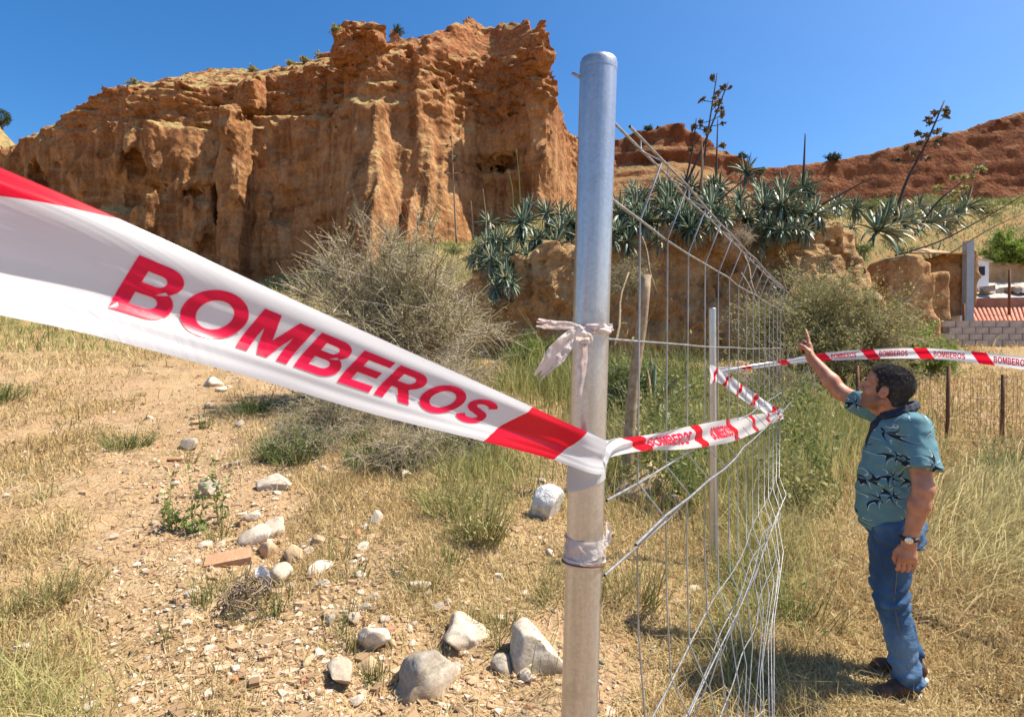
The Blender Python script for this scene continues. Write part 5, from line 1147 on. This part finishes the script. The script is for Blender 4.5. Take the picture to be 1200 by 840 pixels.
c_, h_ = base_to(1088, 18.6, 318); ragged('ruined_wall', 'low broken wall joining the earth stub and stone gable', 'ruin', c_, (.9, .7, h_), M_RUIN)
tl = P(1100, 293, 19.3); to = np.array([tl[0], 19.3, tl[2]])
V, F = quadplate([P(1068, 295, 18.8), P(1136, 297, 18.8), P(1150, 302, 21), P(1078, 291, 21)], .07); V += rng.normal(0, .015, V.shape); tag(obj('roof_edge', mesh_np('roof_edge', V-to, F, False), M_STONE, loc=to), 'thin sagging roof sheet on the stone gable ruin', 'roof')
sp_ = P(1133.5, 283, 18.9); sb = np.array([sp_[0], 18.9, float(ground(sp_[0], 18.9))])
V, F = box((0, 0, (sp_[2]-sb[2])/2), (.24, .2, sp_[2]-sb[2])); tag(obj('steel_column', mesh_np('steel_column', V, F, False), m_soft('grey_paint', (.30, .34, .38), (.40, .44, .48), 3, .6, .1, .004), loc=sb), 'square grey steel column between stone gable and white hut', 'column')
hw = P(1147, 322, 24.6); ho_ = np.array([hw[0], 24.6, float(ground(hw[0], 24.6))]); hz = P(0, 301, 24.6)[2]-ho_[2]
hut = empty('white_hut', ho_, 'small whitewashed hut with a dark window beside the hedge', 'building')
V, F = box((0, .8, hz/2), (.80, 1.6, hz)); V[[5, 7], 2] -= .22; obj('wall', mesh_np('wall', V, F, False), m_soft('whitewash', (.72, .72, .72), (.82, .82, .82), 3, .9, .1, .005), hut)
V, F = quadplate([(-.5, -.12, hz+.06), (.5, -.12, hz-.20), (.5, 1.7, hz-.20), (-.5, 1.7, hz+.06)], .06); obj('roof', mesh_np('roof', V, F, False), M_SLAB, hut)
V, F = box((.08, -.004, hz-.62), (.26, .05, .38)); obj('window', mesh_np('window', V, F, False), M_DARK, hut)
V, F = box((1.75, 1.6, (P(0, 309, 26)[2]-ho_[2])/2), (3.0, .9, P(0, 309, 26)[2]-ho_[2]), jit=.04); tag(obj('dark_wall', mesh_np('dark_wall', V+ho_-ho_, F, False), M_STONE, loc=ho_), 'shaded retaining wall beneath the yellow green hedge', 'wall')

# rusty wire fence across the dry field
fo2 = gbase(1108, 0, 8.0); wf = empty('field_fence', fo2, 'low rusty wire fence crossing the dry field behind the man', 'wire fence')
fx0, fx1 = (1000-U0)/F_PX*8.6, (1300-U0)/F_PX*7.4
def fpt(t, h): x = fx0+(fx1-fx0)*t; y = 8.6-1.2*t; return np.array([x, y, float(ground(x, y))+h])-fo2
for t, h in ((.03, 1.05), (.22, .98), (.405, 1.08), (.62, 1.0), (.85, 1.05)):
    a_, b_ = fpt(t, -.1), fpt(t, h)+rng.normal(0, .03, 3); V, F = rough_stick([a_, (a_+b_)/2, b_], .026, .024, 6); obj('fence_post', mesh_np('fence_post', V, F), M_RUST, wf)
for i in range(62):
    t = i/61; V, F = tubes([[fpt(t, .05)+rng.normal(0, .01, 3), fpt(t, .5)+rng.normal(0, .015, 3), fpt(t, .92)+rng.normal(0, .01, 3)]], .0028, 3); obj('wire', mesh_np('wire', V, F), M_RUST, wf)
for h in (.08, .36, .64, .92):
    V, F = tubes([[fpt(t, h-.03*math.sin(t*14)**2) for t in np.linspace(0, 1, 24)]], .003, 3); obj('wire', mesh_np('wire', V, F), M_RUST, wf)

# ------------------------------------------------------------ stones
def rock_mesh(seed, flat=.75, sub=3, cuts=11):
    bm = bmesh.new(); bmesh.ops.create_icosphere(bm, subdivisions=sub, radius=1); r = np.random.default_rng(seed)
    V = np.array([v.co[:] for v in bm.verts]); F = np.array([[q.index for q in f.verts] for f in bm.faces]); bm.free()
    for _ in range(cuts):                       # planar breaks
        n = r.normal(size=3); n /= np.linalg.norm(n); dcut = r.uniform(.42, .85); q = V@n; V = V-np.outer(np.clip(q-dcut, 0, 9), n)*.92
    V *= (1+.13*fbm(V[:, 0]*1.6+seed, V[:, 1]*1.6, V[:, 2]*1.6, o=3))[:, None]
    V *= np.array([1, r.uniform(.7, .95), flat]); return mesh_np('rock', V, [F], sub > 2)
def m_stone(name, c1, c2, c3, band=0.0):
    b = NB(name); v = b.objco(); f = b.noise(v, 1.8, 6, .6)
    c = b.ramp(f, [(.3, c1), (.52, c2), (.72, c3)])
    if band: c = b.mix(b.math('MULTIPLY', b.ramp(b.noise(b.mapv(v, (.5, .5, 5.5)), 1.0, 4, .6, .5), [(.45, (0, 0, 0)), (.6, (1, 1, 1))]), band), c, (.19, .165, .135))
    c = b.mix(b.math('MULTIPLY', b.rnd(), .4), c, (.50, .37, .23)); zz = b.n('ShaderNodeSeparateXYZ', {0: v}).outputs[2]; dirt = b.n('ShaderNodeMapRange', {'Value': b.math('ADD', zz, b.math('MULTIPLY', b.noise(v, 2.5, 5, .65), -1.1)), 'From Min': -.35, 'From Max': -.95}).outputs[0]
    c = b.mix(b.math('MULTIPLY', dirt, .85), c, (.40, .26, .14)); c = b.mix(.55, c, b.ramp(b.noise(v, 9, 5, .7), [(.3, (.45, .40, .36)), (.6, (1, 1, 1))]), 'MULTIPLY'); b.set(c, .92, spec=.2)
    b.bump(b.noise(v, 5, 7, .68), .55, .012); return b.m
MS = {'w': m_stone('pale_limestone', (.50, .40, .28), (.66, .57, .45), (.76, .70, .60)), 'g': m_stone('grey_stone', (.32, .27, .20), (.44, .385, .30), (.56, .50, .41), .45),
      't': m_stone('tan_stone', (.40, .26, .13), (.54, .38, .22), (.66, .51, .34)), 'r': m_stone('terracotta', (.38, .14, .06), (.50, .21, .10), (.58, .30, .17))}
ROCKS = {}
def stone(u, v, wpx, hpx, tone, label, group=None, seed=0, sub=2, p=None, size=None, name='stone', cuts=12, sink=.85):
    p = G(u, v-hpx*.15) if p is None else p; s_ = wpx/2/F_PX*p[1]*(1.18 if wpx > 24 else 1.0) if size is None else size; fl = np.clip(hpx/wpx*1.05, .3, 1.1)
    key = (seed, sub, round(float(fl)*4)/4, tone)
    if key not in ROCKS: m_ = rock_mesh(seed, max(.25, key[2]), sub, cuts); m_.materials.append(MS[tone]); ROCKS[key] = m_
    o = obj(name, ROCKS[key], None, None, (p[0], p[1], p[2]+s_*fl*.28*(1.0-sink+.45)), (rng.normal(0, .12), rng.normal(0, .12), rng.uniform(0, 6.28)), s_)
    return tag(o, label, 'stone' if name == 'stone' else name.replace('_', ' '), group)
BIG = [(505, 818, 78, 62, 'g', 'large grey banded boulder with flat top among the pale stones'), (622, 790, 78, 58, 'w', 'large whitish boulder leaning near the thick post'), (400, 804, 44, 34, 'g', 'smooth grey rounded stone left of the banded boulder'),
       (437, 762, 42, 28, 'w', 'bright broken limestone lump above the rounded grey stone'), (476, 795, 20, 22, 't', 'egg shaped tan pebble touching the banded boulder'), (548, 757, 66, 28, 'w', 'long flat pale rock behind the banded boulder'), (590, 792, 28, 34, 'g', 'upright grey slab between the two large boulders'),
       (428, 790, 30, 18, 't', 'angular yellowish stone beside the rounded grey stone'), (459, 766, 16, 18, 't', 'narrow orange stone beside the broken limestone lump'), (415, 733, 24, 18, 'g', 'dark angular stone above the bare reddish soil'), (512, 722, 20, 22, 'g', 'grey stone half hidden in straw above the flat pale rock'),
       (298, 640, 34, 26, 'w', 'pale block at the back of the rubble pile'), (322, 632, 30, 26, 'w', 'chalky block next to the pale one on the rubble pile'), (345, 662, 28, 28, 't', 'tan block at the right end of the rubble pile'), (312, 656, 26, 22, 't', 'squarish tan stone in the middle of the rubble pile'), (329, 681, 30, 24, 'w', 'rounded pale stone at the foot of the rubble pile'),
       (285, 652, 22, 16, 'w', 'small pale stone wedged behind the terracotta brick'), (372, 672, 34, 16, 'w', 'flat white stone right of the rubble pile'), (440, 617, 24, 20, 'w', 'single white cobble on bare soil right of the rubble'), (246, 585, 26, 24, 'g', 'grey white cobble under the tall green weeds'),
       (322, 575, 44, 18, 'w', 'flat white stone plate above the rubble pile'), (281, 501, 17, 13, 'g', 'oval bluish grey pebble beside the green tuft'), (250, 455, 26, 17, 'w', 'white stone cluster lump at the edge of dry grass'), (100, 838, 20, 18, 'w', 'single cream stone alone in the dry grass'),
       (222, 524, 30, 12, 'g', 'flat grey slate piece on the stony path'), (213, 541, 26, 8, 'r', 'flat red tile fragment on the stony path'), (235, 498, 22, 12, 't', 'yellow ochre stone above the slate piece'), (490, 690, 26, 14, 'w', 'low white stone on soil above the large boulders'),
       (690, 745, 24, 14, 'w', 'pale stone just right of the thick post'), (690, 108*7, 22, 12, 'w', 'whitish flake below another right of the thick post'), (755, 585, 70, 46, 't', 'tan boulder behind the wire panel near the stake'), (790, 598, 34, 22, 't', 'orange stone beside the tan boulder behind the panel')]
for i, (u, v, w_, h_, t_, lab) in enumerate(BIG): stone(u, v, w_, h_, t_, lab, None, 300+i, 4 if w_ > 40 else 3, sink=.35 if w_ > 30 else .7)
o = stone(266, 664, 42, 18, 'r', 'broken terracotta brick lying at the rubble pile', None, 900, 2, name='brick', cuts=10)
V, F = box((0, 0, 0), (1.9, 1.0, .65), 0, .05); o.data = mesh_np('brick', V, F, False); o.data.materials.append(MS['r']); o.rotation_euler = (.15, -.12, .35)
rs_ = np.random.default_rng(77); n_ = 0
while n_ < 262:
    u = rs_.uniform(0, 1200); v = 432+rs_.power(1.5)*405
    wgt = 1.0*math.exp(-(((u-325)/60)**2+((v-660)/35)**2))+.7*math.exp(-(((u-310)/150)**2+((v-650)/150)**2))+.9*math.exp(-(((u-500)/170)**2+((v-770)/70)**2))+.9*math.exp(-(((u-670)/60)**2+((v-780)/60)**2))+.6*math.exp(-(((u-200)/110)**2+((v-480)/50)**2))+.06+.25*(u > 720)*math.exp(-(((u-740)/40)**2+((v-500)/60)**2))
    if rs_.random() > wgt: continue
    w_ = rs_.choice([8, 10, 13, 17, 22], p=[.3, .3, .2, .13, .07]); t_ = rs_.choice(['w', 'g', 't', 'r'], p=[.42, .2, .34, .04])
    nm = {'w': 'small pale stone lying loose on the dry ground', 'g': 'small grey stone lying loose on the dry ground', 't': 'small tan stone lying loose on the dry ground', 'r': 'small red tile chip lying loose on the dry ground'}[t_]
    stone(u, v, w_, w_*rs_.uniform(.45, .8), t_, nm, {'w': 'loose pale stones', 'g': 'loose grey stones', 't': 'loose tan stones', 'r': 'loose red chips'}[t_], int(rs_.integers(0, 14)), 2); n_ += 1
# gravel: too many and too small to count
N = 48000; rr_ = np.exp(rs_.uniform(math.log(2.0), math.log(13), N)); aa = rs_.uniform(-.78, .78, N); gx, gy = rr_*np.sin(aa), rr_*np.cos(aa)
keep = vnoise(gx*.9+4, gy*.9) *1.3+ .35*np.exp(-((gx+.6)/1.2)**2) > rs_.uniform(-.1, 1.1, N); gx, gy, rr_ = gx[keep], gy[keep], rr_[keep]; n_ = len(gx)
bs = np.array([[1, 0, 0], [-1, 0, 0], [0, 1, 0], [0, -1, 0], [0, 0, .7], [0, 0, -.7]])[None]+rs_.normal(0, .22, (n_, 6, 3))
V = bs*(rs_.uniform(.35, 1, n_)**2*.017*(0.7+rr_*.12))[:, None, None]+np.stack([gx, gy, ground(gx, gy)+.002], 1)[:, None]
f8 = np.array([[0, 2, 4], [2, 1, 4], [1, 3, 4], [3, 0, 4], [2, 0, 5], [1, 2, 5], [3, 1, 5], [0, 3, 5]]); F = (np.arange(n_)*6)[:, None, None]+f8[None]
me = mesh_np('gravel', V.reshape(-1, 3), [F.reshape(-1, 3)], False); attr(me, 'rnd', np.repeat(rs_.random(n_), 6))
tag(obj('gravel', me, m_leaf('gravel_chip', [(0, (.30, .18, .09)), (.45, (.46, .30, .17)), (.8, (.55, .41, .26)), (1, (.66, .58, .47))], 0, .95)), 'fine gravel and soil crumbs scattered over the dry ground', 'gravel', kind='stuff')

# rubble crumbs washed over the slope
N = 5200; u_ = np.concatenate([rs_.normal(330, 110, N//2), rs_.normal(480, 170, N//4), rs_.normal(200, 70, N//4)]); v_ = np.concatenate([rs_.normal(660, 95, N//2), rs_.normal(780, 60, N//4), rs_.normal(500, 60, N//4)])
dz_ = 1.72*F_PX/np.clip(v_-V0+.12*F_PX*.9, 60, 900); gy = np.clip(dz_, 2.1, 14); gx = (u_-U0)/F_PX*gy; n_ = len(gx)
bs = np.array([[1, .6, .5], [1, -.7, .4], [-1, .7, .5], [-.9, -.6, .45], [1, .7, -.5], [.9, -.7, -.5], [-1, .6, -.5], [-1, -.7, -.5]])[None]*rs_.uniform(.5, 1.2, (n_, 1, 3))+rs_.normal(0, .13, (n_, 8, 3))
aq = rs_.uniform(0, 6.28, n_); ca_, sa_ = np.cos(aq)[:, None], np.sin(aq)[:, None]; bs = np.stack([bs[..., 0]*ca_-bs[..., 1]*sa_, bs[..., 0]*sa_+bs[..., 1]*ca_, bs[..., 2]], -1)
V = bs*(rs_.gamma(1.5, .0060, n_)*(.8+.06*gy)+.004)[:, None, None]+np.stack([gx, gy, ground(gx, gy)+.001], 1)[:, None]
f12 = np.array([[0, 2, 3], [0, 3, 1], [4, 5, 7], [4, 7, 6], [0, 1, 5], [0, 5, 4], [2, 6, 7], [2, 7, 3], [0, 4, 6], [0, 6, 2], [1, 3, 7], [1, 7, 5]]); F = (np.arange(n_)*8)[:, None, None]+f12[None]
me = mesh_np('rubble_crumbs', V.reshape(-1, 3), [F.reshape(-1, 3)], False); attr(me, 'rnd', np.repeat(rs_.random(n_), 8))
tag(obj('rubble_crumbs', me, m_leaf('rubble_chip', [(0, (.24, .155, .085)), (.4, (.38, .245, .135)), (.75, (.48, .35, .215)), (.93, (.60, .50, .38)), (1, (.45, .20, .11))], 0, .95)), 'angular rubble crumbs washed over the stony slope', 'rubble', kind='stuff')

# litter: sack, paper, roots, pale stick
sk = rock_mesh(41, .95, 4, 5); b = NB('white_sack'); v_ = b.objco(); c = b.ramp(b.noise(v_, 3, 5), [(.3, (.52, .48, .42)), (.6, (.74, .72, .68))]); b.set(c, .55); b.bump(b.noise(v_, 4, 5, .6, 1.5), .8, .03)
p_ = G(641, 606); tag(obj('plastic_sack', sk, b.m, None, p_+np.array([0, 0, .10]), (.2, .1, .4), .19), 'crumpled white plastic sack lying left of the thick post', 'sack')
p_ = G(308, 696); V, F = crumple([p_+np.array([-.03, 0, .17]), p_+np.array([.0, -.02, .12]), p_+np.array([.03, -.03, .07]), p_+np.array([.02, -.05, .03])], [.06, .10, .09, .05], 3, 9, .4)
b = NB('paper'); b.set((.80, .80, .81), .8); b.translucent((.8, .8, .81), .3); tag(obj('paper_scrap', mesh_np('paper_scrap', V-p_, F), b.m, loc=p_), 'crumpled white paper scrap beside the root tangle', 'paper')
p_ = G(290, 712); rt = empty('root_tangle', p_, 'tangle of dry brown roots below the rubble pile', 'roots')
for i in range(46):
    r_ = np.random.default_rng(i+500); n = 9; a0 = r_.uniform(0, 6.28); t = np.linspace(0, 1, n); R_ = r_.uniform(.05, .14); arcl = r_.uniform(1.5, 4.5)
    pts = np.stack([r_.normal(0, .035)+R_*np.cos(a0+t*arcl)*r_.uniform(.6, 1.2), r_.normal(0, .035)+R_*np.sin(a0+t*arcl), .05+.075*np.sin(t*math.pi*r_.uniform(.6, 1.6)+r_.uniform(0, 1))*r_.uniform(.6, 1.5)], 1)+r_.normal(0, .005, (n, 3))
    if i < 6: pts = np.stack([r_.normal(0, .05)+t*r_.normal(0, .05), r_.normal(0, .03)+t*r_.normal(0, .05), t*r_.uniform(.15, .30)], 1)+r_.normal(0, .006, (n, 3))
    V, F = tubes([pts], np.linspace(.0075, .002, n)[None]*r_.uniform(.5, 1.1), 5); obj('root', mesh_np('root', V, F), M_STALK if i % 3 else M_BARK, rt)
a_, b_ = G(1172, 648)+np.array([0, 0, .03]), G(1212, 654)+np.array([0, 0, .03]); V, F = rough_stick([a_, (a_+b_)/2, b_], .020, .018, 8); tag(obj('pale_stick', mesh_np('pale_stick', V-b_, F), m_soft('bleached_wood', (.62, .57, .50), (.76, .72, .66), 10, .8, .2, .003), loc=b_), 'bleached white stick lying in dry grass behind the man', 'stick')
# ------------------------------------------------------------ grass and weeds
rg = np.random.default_rng(99)
def blades(x, y, h, wd, bend, az, rnd, name, mat, label, cat):
    n = len(x); z = ground(x, y)-.005; c, s_ = np.cos(az), np.sin(az); tz = rg.uniform(0, 6.28, n); wx, wy = np.cos(tz)*wd/2, np.sin(tz)*wd/2
    B_ = np.stack([x, y, z], 1); W_ = np.stack([wx, wy, 0*wx], 1); D_ = np.stack([c*bend*h, s_*bend*h, 0*h], 1); U_ = np.stack([0*h, 0*h, h], 1)
    M_ = B_+U_*.55+D_*.30; T_ = B_+U_*np.sqrt(np.clip(1-.35*bend**2, .08, 1))[:, None]+D_
    V = np.stack([B_-W_, B_+W_, M_+W_*.75, M_-W_*.75, T_], 1).reshape(-1, 3); i = np.arange(n)[:, None]*5
    me = mesh_np(name, V, [i+np.array([[0, 1, 2, 3]]), i+np.array([[3, 2, 4]])]); attr(me, 'rnd', np.repeat(rnd, 5))
    tag(obj(name, me, mat), label, cat, kind='stuff')
def fan(n, r0, r1, a=.80):
    r = np.exp(rg.uniform(math.log(r0), math.log(r1), n)); an = rg.uniform(-a, a, n); return r*np.sin(an), r*np.cos(an), r
PATH = np.array([G(u, v)[:2] for u, v in ((150, 838), (190, 760), (185, 690), (160, 620), (150, 570), (190, 500), (215, 450), (230, 425))])
BARE = [(*G(u, v)[:2], r) for u, v, r in ((360, 725, .32), (400, 820, .35), (300, 650, .28), (480, 800, .35), (225, 520, .55), (320, 590, .35), (620, 770, .30), (690, 790, .3), (440, 650, .25))]
LUSH = [(*G(u, v)[:2], r) for u, v, r in ((40, 760, .7), (60, 640, .6), (20, 560, .8), (520, 660, .45), (560, 570, .5), (1000, 640, 1.0), (1130, 720, 1.0), (900, 760, .7), (980, 800, .5), (840, 660, .5))]
def dens(x, y):
    d = .42+.75*fbm(x*.75+3, y*.75, o=3)-.28*np.exp(-((x+.9)/1.3)**2)*(1-sstep(8, 12, y))
    for (x0, y0), (x1, y1) in zip(PATH[:-1], PATH[1:]):
        t = np.clip(((x-x0)*(x1-x0)+(y-y0)*(y1-y0))/((x1-x0)**2+(y1-y0)**2), 0, 1); q = np.hypot(x-x0-t*(x1-x0), y-y0-t*(y1-y0)); d = d-.75*np.exp(-(q/(.16+.05*y))**2)
    for cx, cy, r in BARE: d = d-1.0*np.exp(-((x-cx)**2+(y-cy)**2)/r**2)
    for cx, cy, r in LUSH: d = d+.55*np.exp(-((x-cx)**2+(y-cy)**2)/r**2)
    d = d+.35*sstep(.6, 1.8, x)*(1-sstep(9, 13, y))
    d = d+.45*vnoise(x*3.7, y*3.7+2)*np.interp(y, [2, 9], [1, .3])
    return np.clip(d, .03, 1)
x, y, r = fan(330000, 1.5, 30); k = rg.random(len(x)) < dens(x, y); x, y, r = x[k], y[k], r[k]; n = len(x)
k = (y < bank_y(x)-.2); x, y, r = x[k], y[k], r[k]; n = len(x)
tone = np.clip(.55+.22*fbm(x*.6+20, y*.6, o=2)+rg.normal(0, .17, n), 0, 1)
h = rg.gamma(3.2, .026, n)*(1+.65*np.clip(vnoise(x*3.7, y*3.7+2), -.6, 1))*(0.75+.4*vnoise(x*1.1, y*1.1+7))*(1+.25*sstep(.8, 2, x))*np.interp(r, [2, 6, 15], [.85, 1.0, 1.4])*(1-.5*np.exp(-((x-MAN[0]+.1)**2+(y-MAN[1]+.15)**2)/.25))
blades(x, y, h+.015, .0022+.0011*r, rg.gamma(2.0, .42, n), rg.uniform(0, 6.28, n), tone, 'dry_grass', M_STRAW, 'short dry straw coloured grass covering the slope', 'grass')
# flattened straw litter
x, y, r = fan(150000, 1.5, 20); k = rg.random(len(x)) < np.clip(dens(x, y)+.12, 0, 1); x, y, r = x[k], y[k], r[k]; n = len(x)
az = rg.uniform(0, 6.28, n); L = rg.uniform(.03, .12, n)*(1+.06*r); dx, dy = np.cos(az)*L, np.sin(az)*L; wd = (.0016+.0009*r)/2
z0 = ground(x, y)+rg.uniform(.003, .02, n); z1 = ground(x+dx, y+dy)+rg.uniform(.003, .03, n)
nx_, ny_ = -np.sin(az)*wd, np.cos(az)*wd
V = np.stack([np.stack([x-nx_, y-ny_, z0], 1), np.stack([x+nx_, y+ny_, z0], 1), np.stack([x+dx+nx_*.5, y+dy+ny_*.5, z1], 1), np.stack([x+dx-nx_*.5, y+dy-ny_*.5, z1], 1)], 1).reshape(-1, 3)
me = mesh_np('straw_litter', V, [np.arange(4*n).reshape(n, 4)]); attr(me, 'rnd', np.repeat(np.clip(rg.normal(.6, .22, n), 0, 1), 4)); tag(obj('straw_litter', me, M_STRAW), 'flattened broken straw lying over the soil', 'straw', kind='stuff')
# taller growth behind the wire panel and right of the man
def patch(n, cu, cd, ru, rd):
    u = rg.normal(cu, ru, n); d = np.abs(rg.normal(cd, rd, n)); return (u-U0)/F_PX*d, d
xs_, ys_, hs, rn, bn, az = [], [], [], [], [], []
for n, cu, cd, ru, rd, hh, t0, t1, b0, a0 in ((6000, 790, 7.0, 60, .9, .32, .1, .85, .4, None), (5000, 880, 6.8, 55, 1.0, .28, .3, 1, .5, None), (1800, 905, 4.6, 30, .5, .2, .5, 1, .7, None), (4500, 760, 10.5, 50, .9, .5, 0, .6, .4, None), (2800, 1185, 5.4, 50, .6, .34, .68, 1, 1.5, 0.1), (1000, 1150, 4.6, 35, .4, .22, .75, 1, 1.5, .1),
                                              (6000, 960, 8.5, 60, 1.0, .35, .1, .9, .5, None), (1500, 20, 2.7, 50, .25, .13, .4, 1, 1.0, None), (2500, 640, 11.0, 45, .9, .4, .1, .8, .4, None), (1500, 880, 3.3, 30, .35, .16, .3, 1, .9, None), (1800, 560, 6.2, 40, .6, .22, .1, .9, .6, None)):
    x, y = patch(n, cu, cd, ru, rd); xs_.append(x); ys_.append(y); hs.append(rg.gamma(4, hh/4, n)); rn.append(rg.uniform(t0, t1, n)); bn.append(rg.gamma(2, b0/2, n)); az.append(rg.uniform(0, 6.28, n) if a0 is None else rg.normal(a0, .6, n))
x, y, h, rn, bn, az = map(np.concatenate, (xs_, ys_, hs, rn, bn, az)); k = (y > 2.2) & (y < bank_y(x)-.3); x, y, h, rn, bn, az = x[k], y[k], h[k], rn[k], bn[k], az[k]
k = np.hypot(x-MAN[0]+.1, y-MAN[1]) > .55; x, y, h, rn, bn, az = x[k], y[k], h[k], rn[k], bn[k], az[k]
blades(x, y, h, .003+.0011*y, bn, az, rn, 'green_grass', M_GRASS, 'taller greenish grass behind the wire panel and beside the man', 'grass')
# dry growth on the far slopes
xs_ = rg.uniform(-30, 45, 110000); ys_ = rg.uniform(16, 46, 110000); k = (np.abs(xs_) < ys_*.95) & (ys_ > bank_y(xs_)-.0+.3*(xs_ > -2)) & (vnoise(xs_*.5, ys_*.5) > rg.uniform(-.9, .8, 110000)); k |= (xs_ < -3) & (np.abs(xs_) < ys_*.95) & (rg.random(110000) < .5)
x, y = xs_[k], ys_[k]; n = len(x); blades(x, y, rg.gamma(4, .065, n), .008+.0012*y, rg.gamma(2, .3, n), rg.uniform(0, 6.28, n), np.clip(.55+.4*vnoise(x*.4+5, y*.4)+rg.normal(0, .22, n), 0, 1), 'slope_grass', M_GRASS, 'dry tufted grass on the slopes under the cliff and hills', 'grass', )
# single weeds
def tuft(p, n, h, sp, label, mat=M_GRASS, group=None, leafy=0, seed=0, name='weed_tuft'):
    r = np.random.default_rng(seed+700); e = empty(name, p, label, 'weed', group)
    a = r.uniform(0, 6.28, n); d = sp*r.random(n)**.7; t = np.linspace(0, 1, 5)[None, :, None]
    ox, oy = sp*.7*vnoise(a*1.3+seed, d*9), sp*.7*vnoise(a*1.7+9, d*9+seed); b0 = np.stack([np.cos(a)*d*.6+ox, np.sin(a)*d*.6+oy, 0*a-.02], 1); hh = h*r.gamma(5, .17, n); e1 = b0+np.stack([np.cos(a)*d*.7, np.sin(a)*d*.7, hh], 1)+r.normal(0, .12*h, (n, 3)); path = b0[:, None]+(e1-b0)[:, None]*t; path[:, :, 2] += (np.sin(t[..., 0]*2.2)*.12)*hh[:, None]
    path = path+np.cumsum(r.normal(0, .035*h, path.shape), 1)*t
    V, F = tubes(path, np.array([[1, .95, .8, .5, .1]])*.0020*(1+p[1]*.10), 3); me = mesh_np('stems', V, F); attr(me, 'rnd', np.repeat(r.uniform(.1, 1, n), 15)); obj('stems', me, mat, e)
    if leafy:
        q = r.integers(0, n, leafy); j = r.integers(1, 4, leafy); f = r.random((leafy, 1)); C = path[q, j]*(1-f)+path[q, j+1]*f
        V, F = quads(C, min(.042*h/.3*(1+.05*p[1]), .062), 3.0, .5, r); me = mesh_np('leaves', V, [F]); attr(me, 'rnd', np.repeat(r.uniform(.2, 1, leafy), 4)); obj('leaves', me, mat, e)
TF = [(150, 524, 150, .17, .30, 300, M_GREEN, 'low spreading green weed on the stony path'), (195, 622, 9, .34, .07, 150, M_GREEN, 'tall sparse green weed stems left of the rubble pile'), (228, 628, 7, .36, .06, 130, M_GREEN, 'thin upright weed next to the tall sparse stems'), (258, 618, 6, .33, .05, 90, M_GREEN, 'single slender weed near the grey white cobble'),
      (300, 486, 160, .24, .26, 500, M_GREEN, 'green weed tuft beside the oval pebble'), (342, 540, 190, .27, .28, 400, M_GREEN, 'dense green grass tuft below the tape lettering'), (385, 498, 120, .25, .25, 500, M_GREEN, 'dark green weed under the large broom shrub'), (430, 548, 170, .28, .22, 450, M_GREEN, 'bright green tuft at the foot of dead twigs'),
      (520, 600, 150, .22, .28, 250, M_GRASS, 'yellow green tuft between broom and white cobble'), (560, 632, 190, .26, .24, 400, M_GRASS, 'grey green tuft left of the plastic sack'), (520, 535, 130, .26, .3, 300, M_GRASS, 'olive tuft below the red tape block'), (505, 690, 60, .14, .2, 60, M_GRASS, 'small dry tuft above the large boulders'),
      (585, 745, 70, .13, .14, 40, M_GRASS, 'dry grassy tuft between the two large boulders'), (20, 720, 110, .17, .2, 60, M_GRASS, 'blue green grass tuft amid thick dry grass'), (70, 700, 60, .14, .15, 40, M_GRASS, 'thin green tuft on the edge of thick dry grass'), (195, 748, 26, .06, .08, 60, M_GREEN, 'tiny green sprig on the bare pale soil'), (200, 692, 20, .05, .08, 40, M_GREEN, 'tiny weed on the bare pale path'),
      (410, 760, 50, .10, .16, 30, M_GRASS, 'wispy dry tuft by the dark angular stone'), (935, 735, 90, .22, .18, 120, M_GREEN, 'green weed rising from the shadow of the man'), (1180, 560, 160, .34, .35, 300, M_GREEN, 'leafy green clump in the long grass behind the man'), (880, 690, 110, .2, .25, 150, M_GREEN, 'green tuft at the foot of the wire panel corner'),
      (650, 700, 60, .14, .18, 30, M_GRASS, 'yellow grass tuft against the thick post'), (700, 690, 60, .15, .18, 40, M_GRASS, 'grass tuft inside the wire panel beside the post'), (0, 470, 140, .25, .3, 300, M_GREEN, 'green weed on the dry grass slope far from rubble'), (740, 700, 90, .2, .2, 60, M_GRASS, 'tall dry tuft behind the lowest panel strands')]
for i, (u, v, n, h, sp, lf, mt, lab) in enumerate(TF): tuft(G(u, v), int(n*1.3), h, sp*1.25, lab, mt, None, lf, i)
for i in range(40):
    u, v = rg.uniform(20, 650), rg.uniform(440, 800)
    if 90 < u < 230 and v > 600: continue
    tuft(G(u, v), 34, rg.uniform(.07, .16), rg.uniform(.08, .18), 'small mixed green and dry tuft scattered over the stony slope', M_GREEN if i % 3 == 0 else M_GRASS, 'small tufts on the stony slope', 50, 200+i)
WL_ = 'leafy yellow green weed growing behind the wire panel'
for i in range(26):
    u, d = rg.uniform(735, 960), rg.uniform(5.2, 9.5); p_ = gbase(u, 0, d); tuft(p_, 40, rg.uniform(.35, .75), rg.uniform(.2, .4), WL_, M_GREEN if i % 3 == 0 else M_OLIVE, 'weeds behind the wire panel', 520, 60+i)
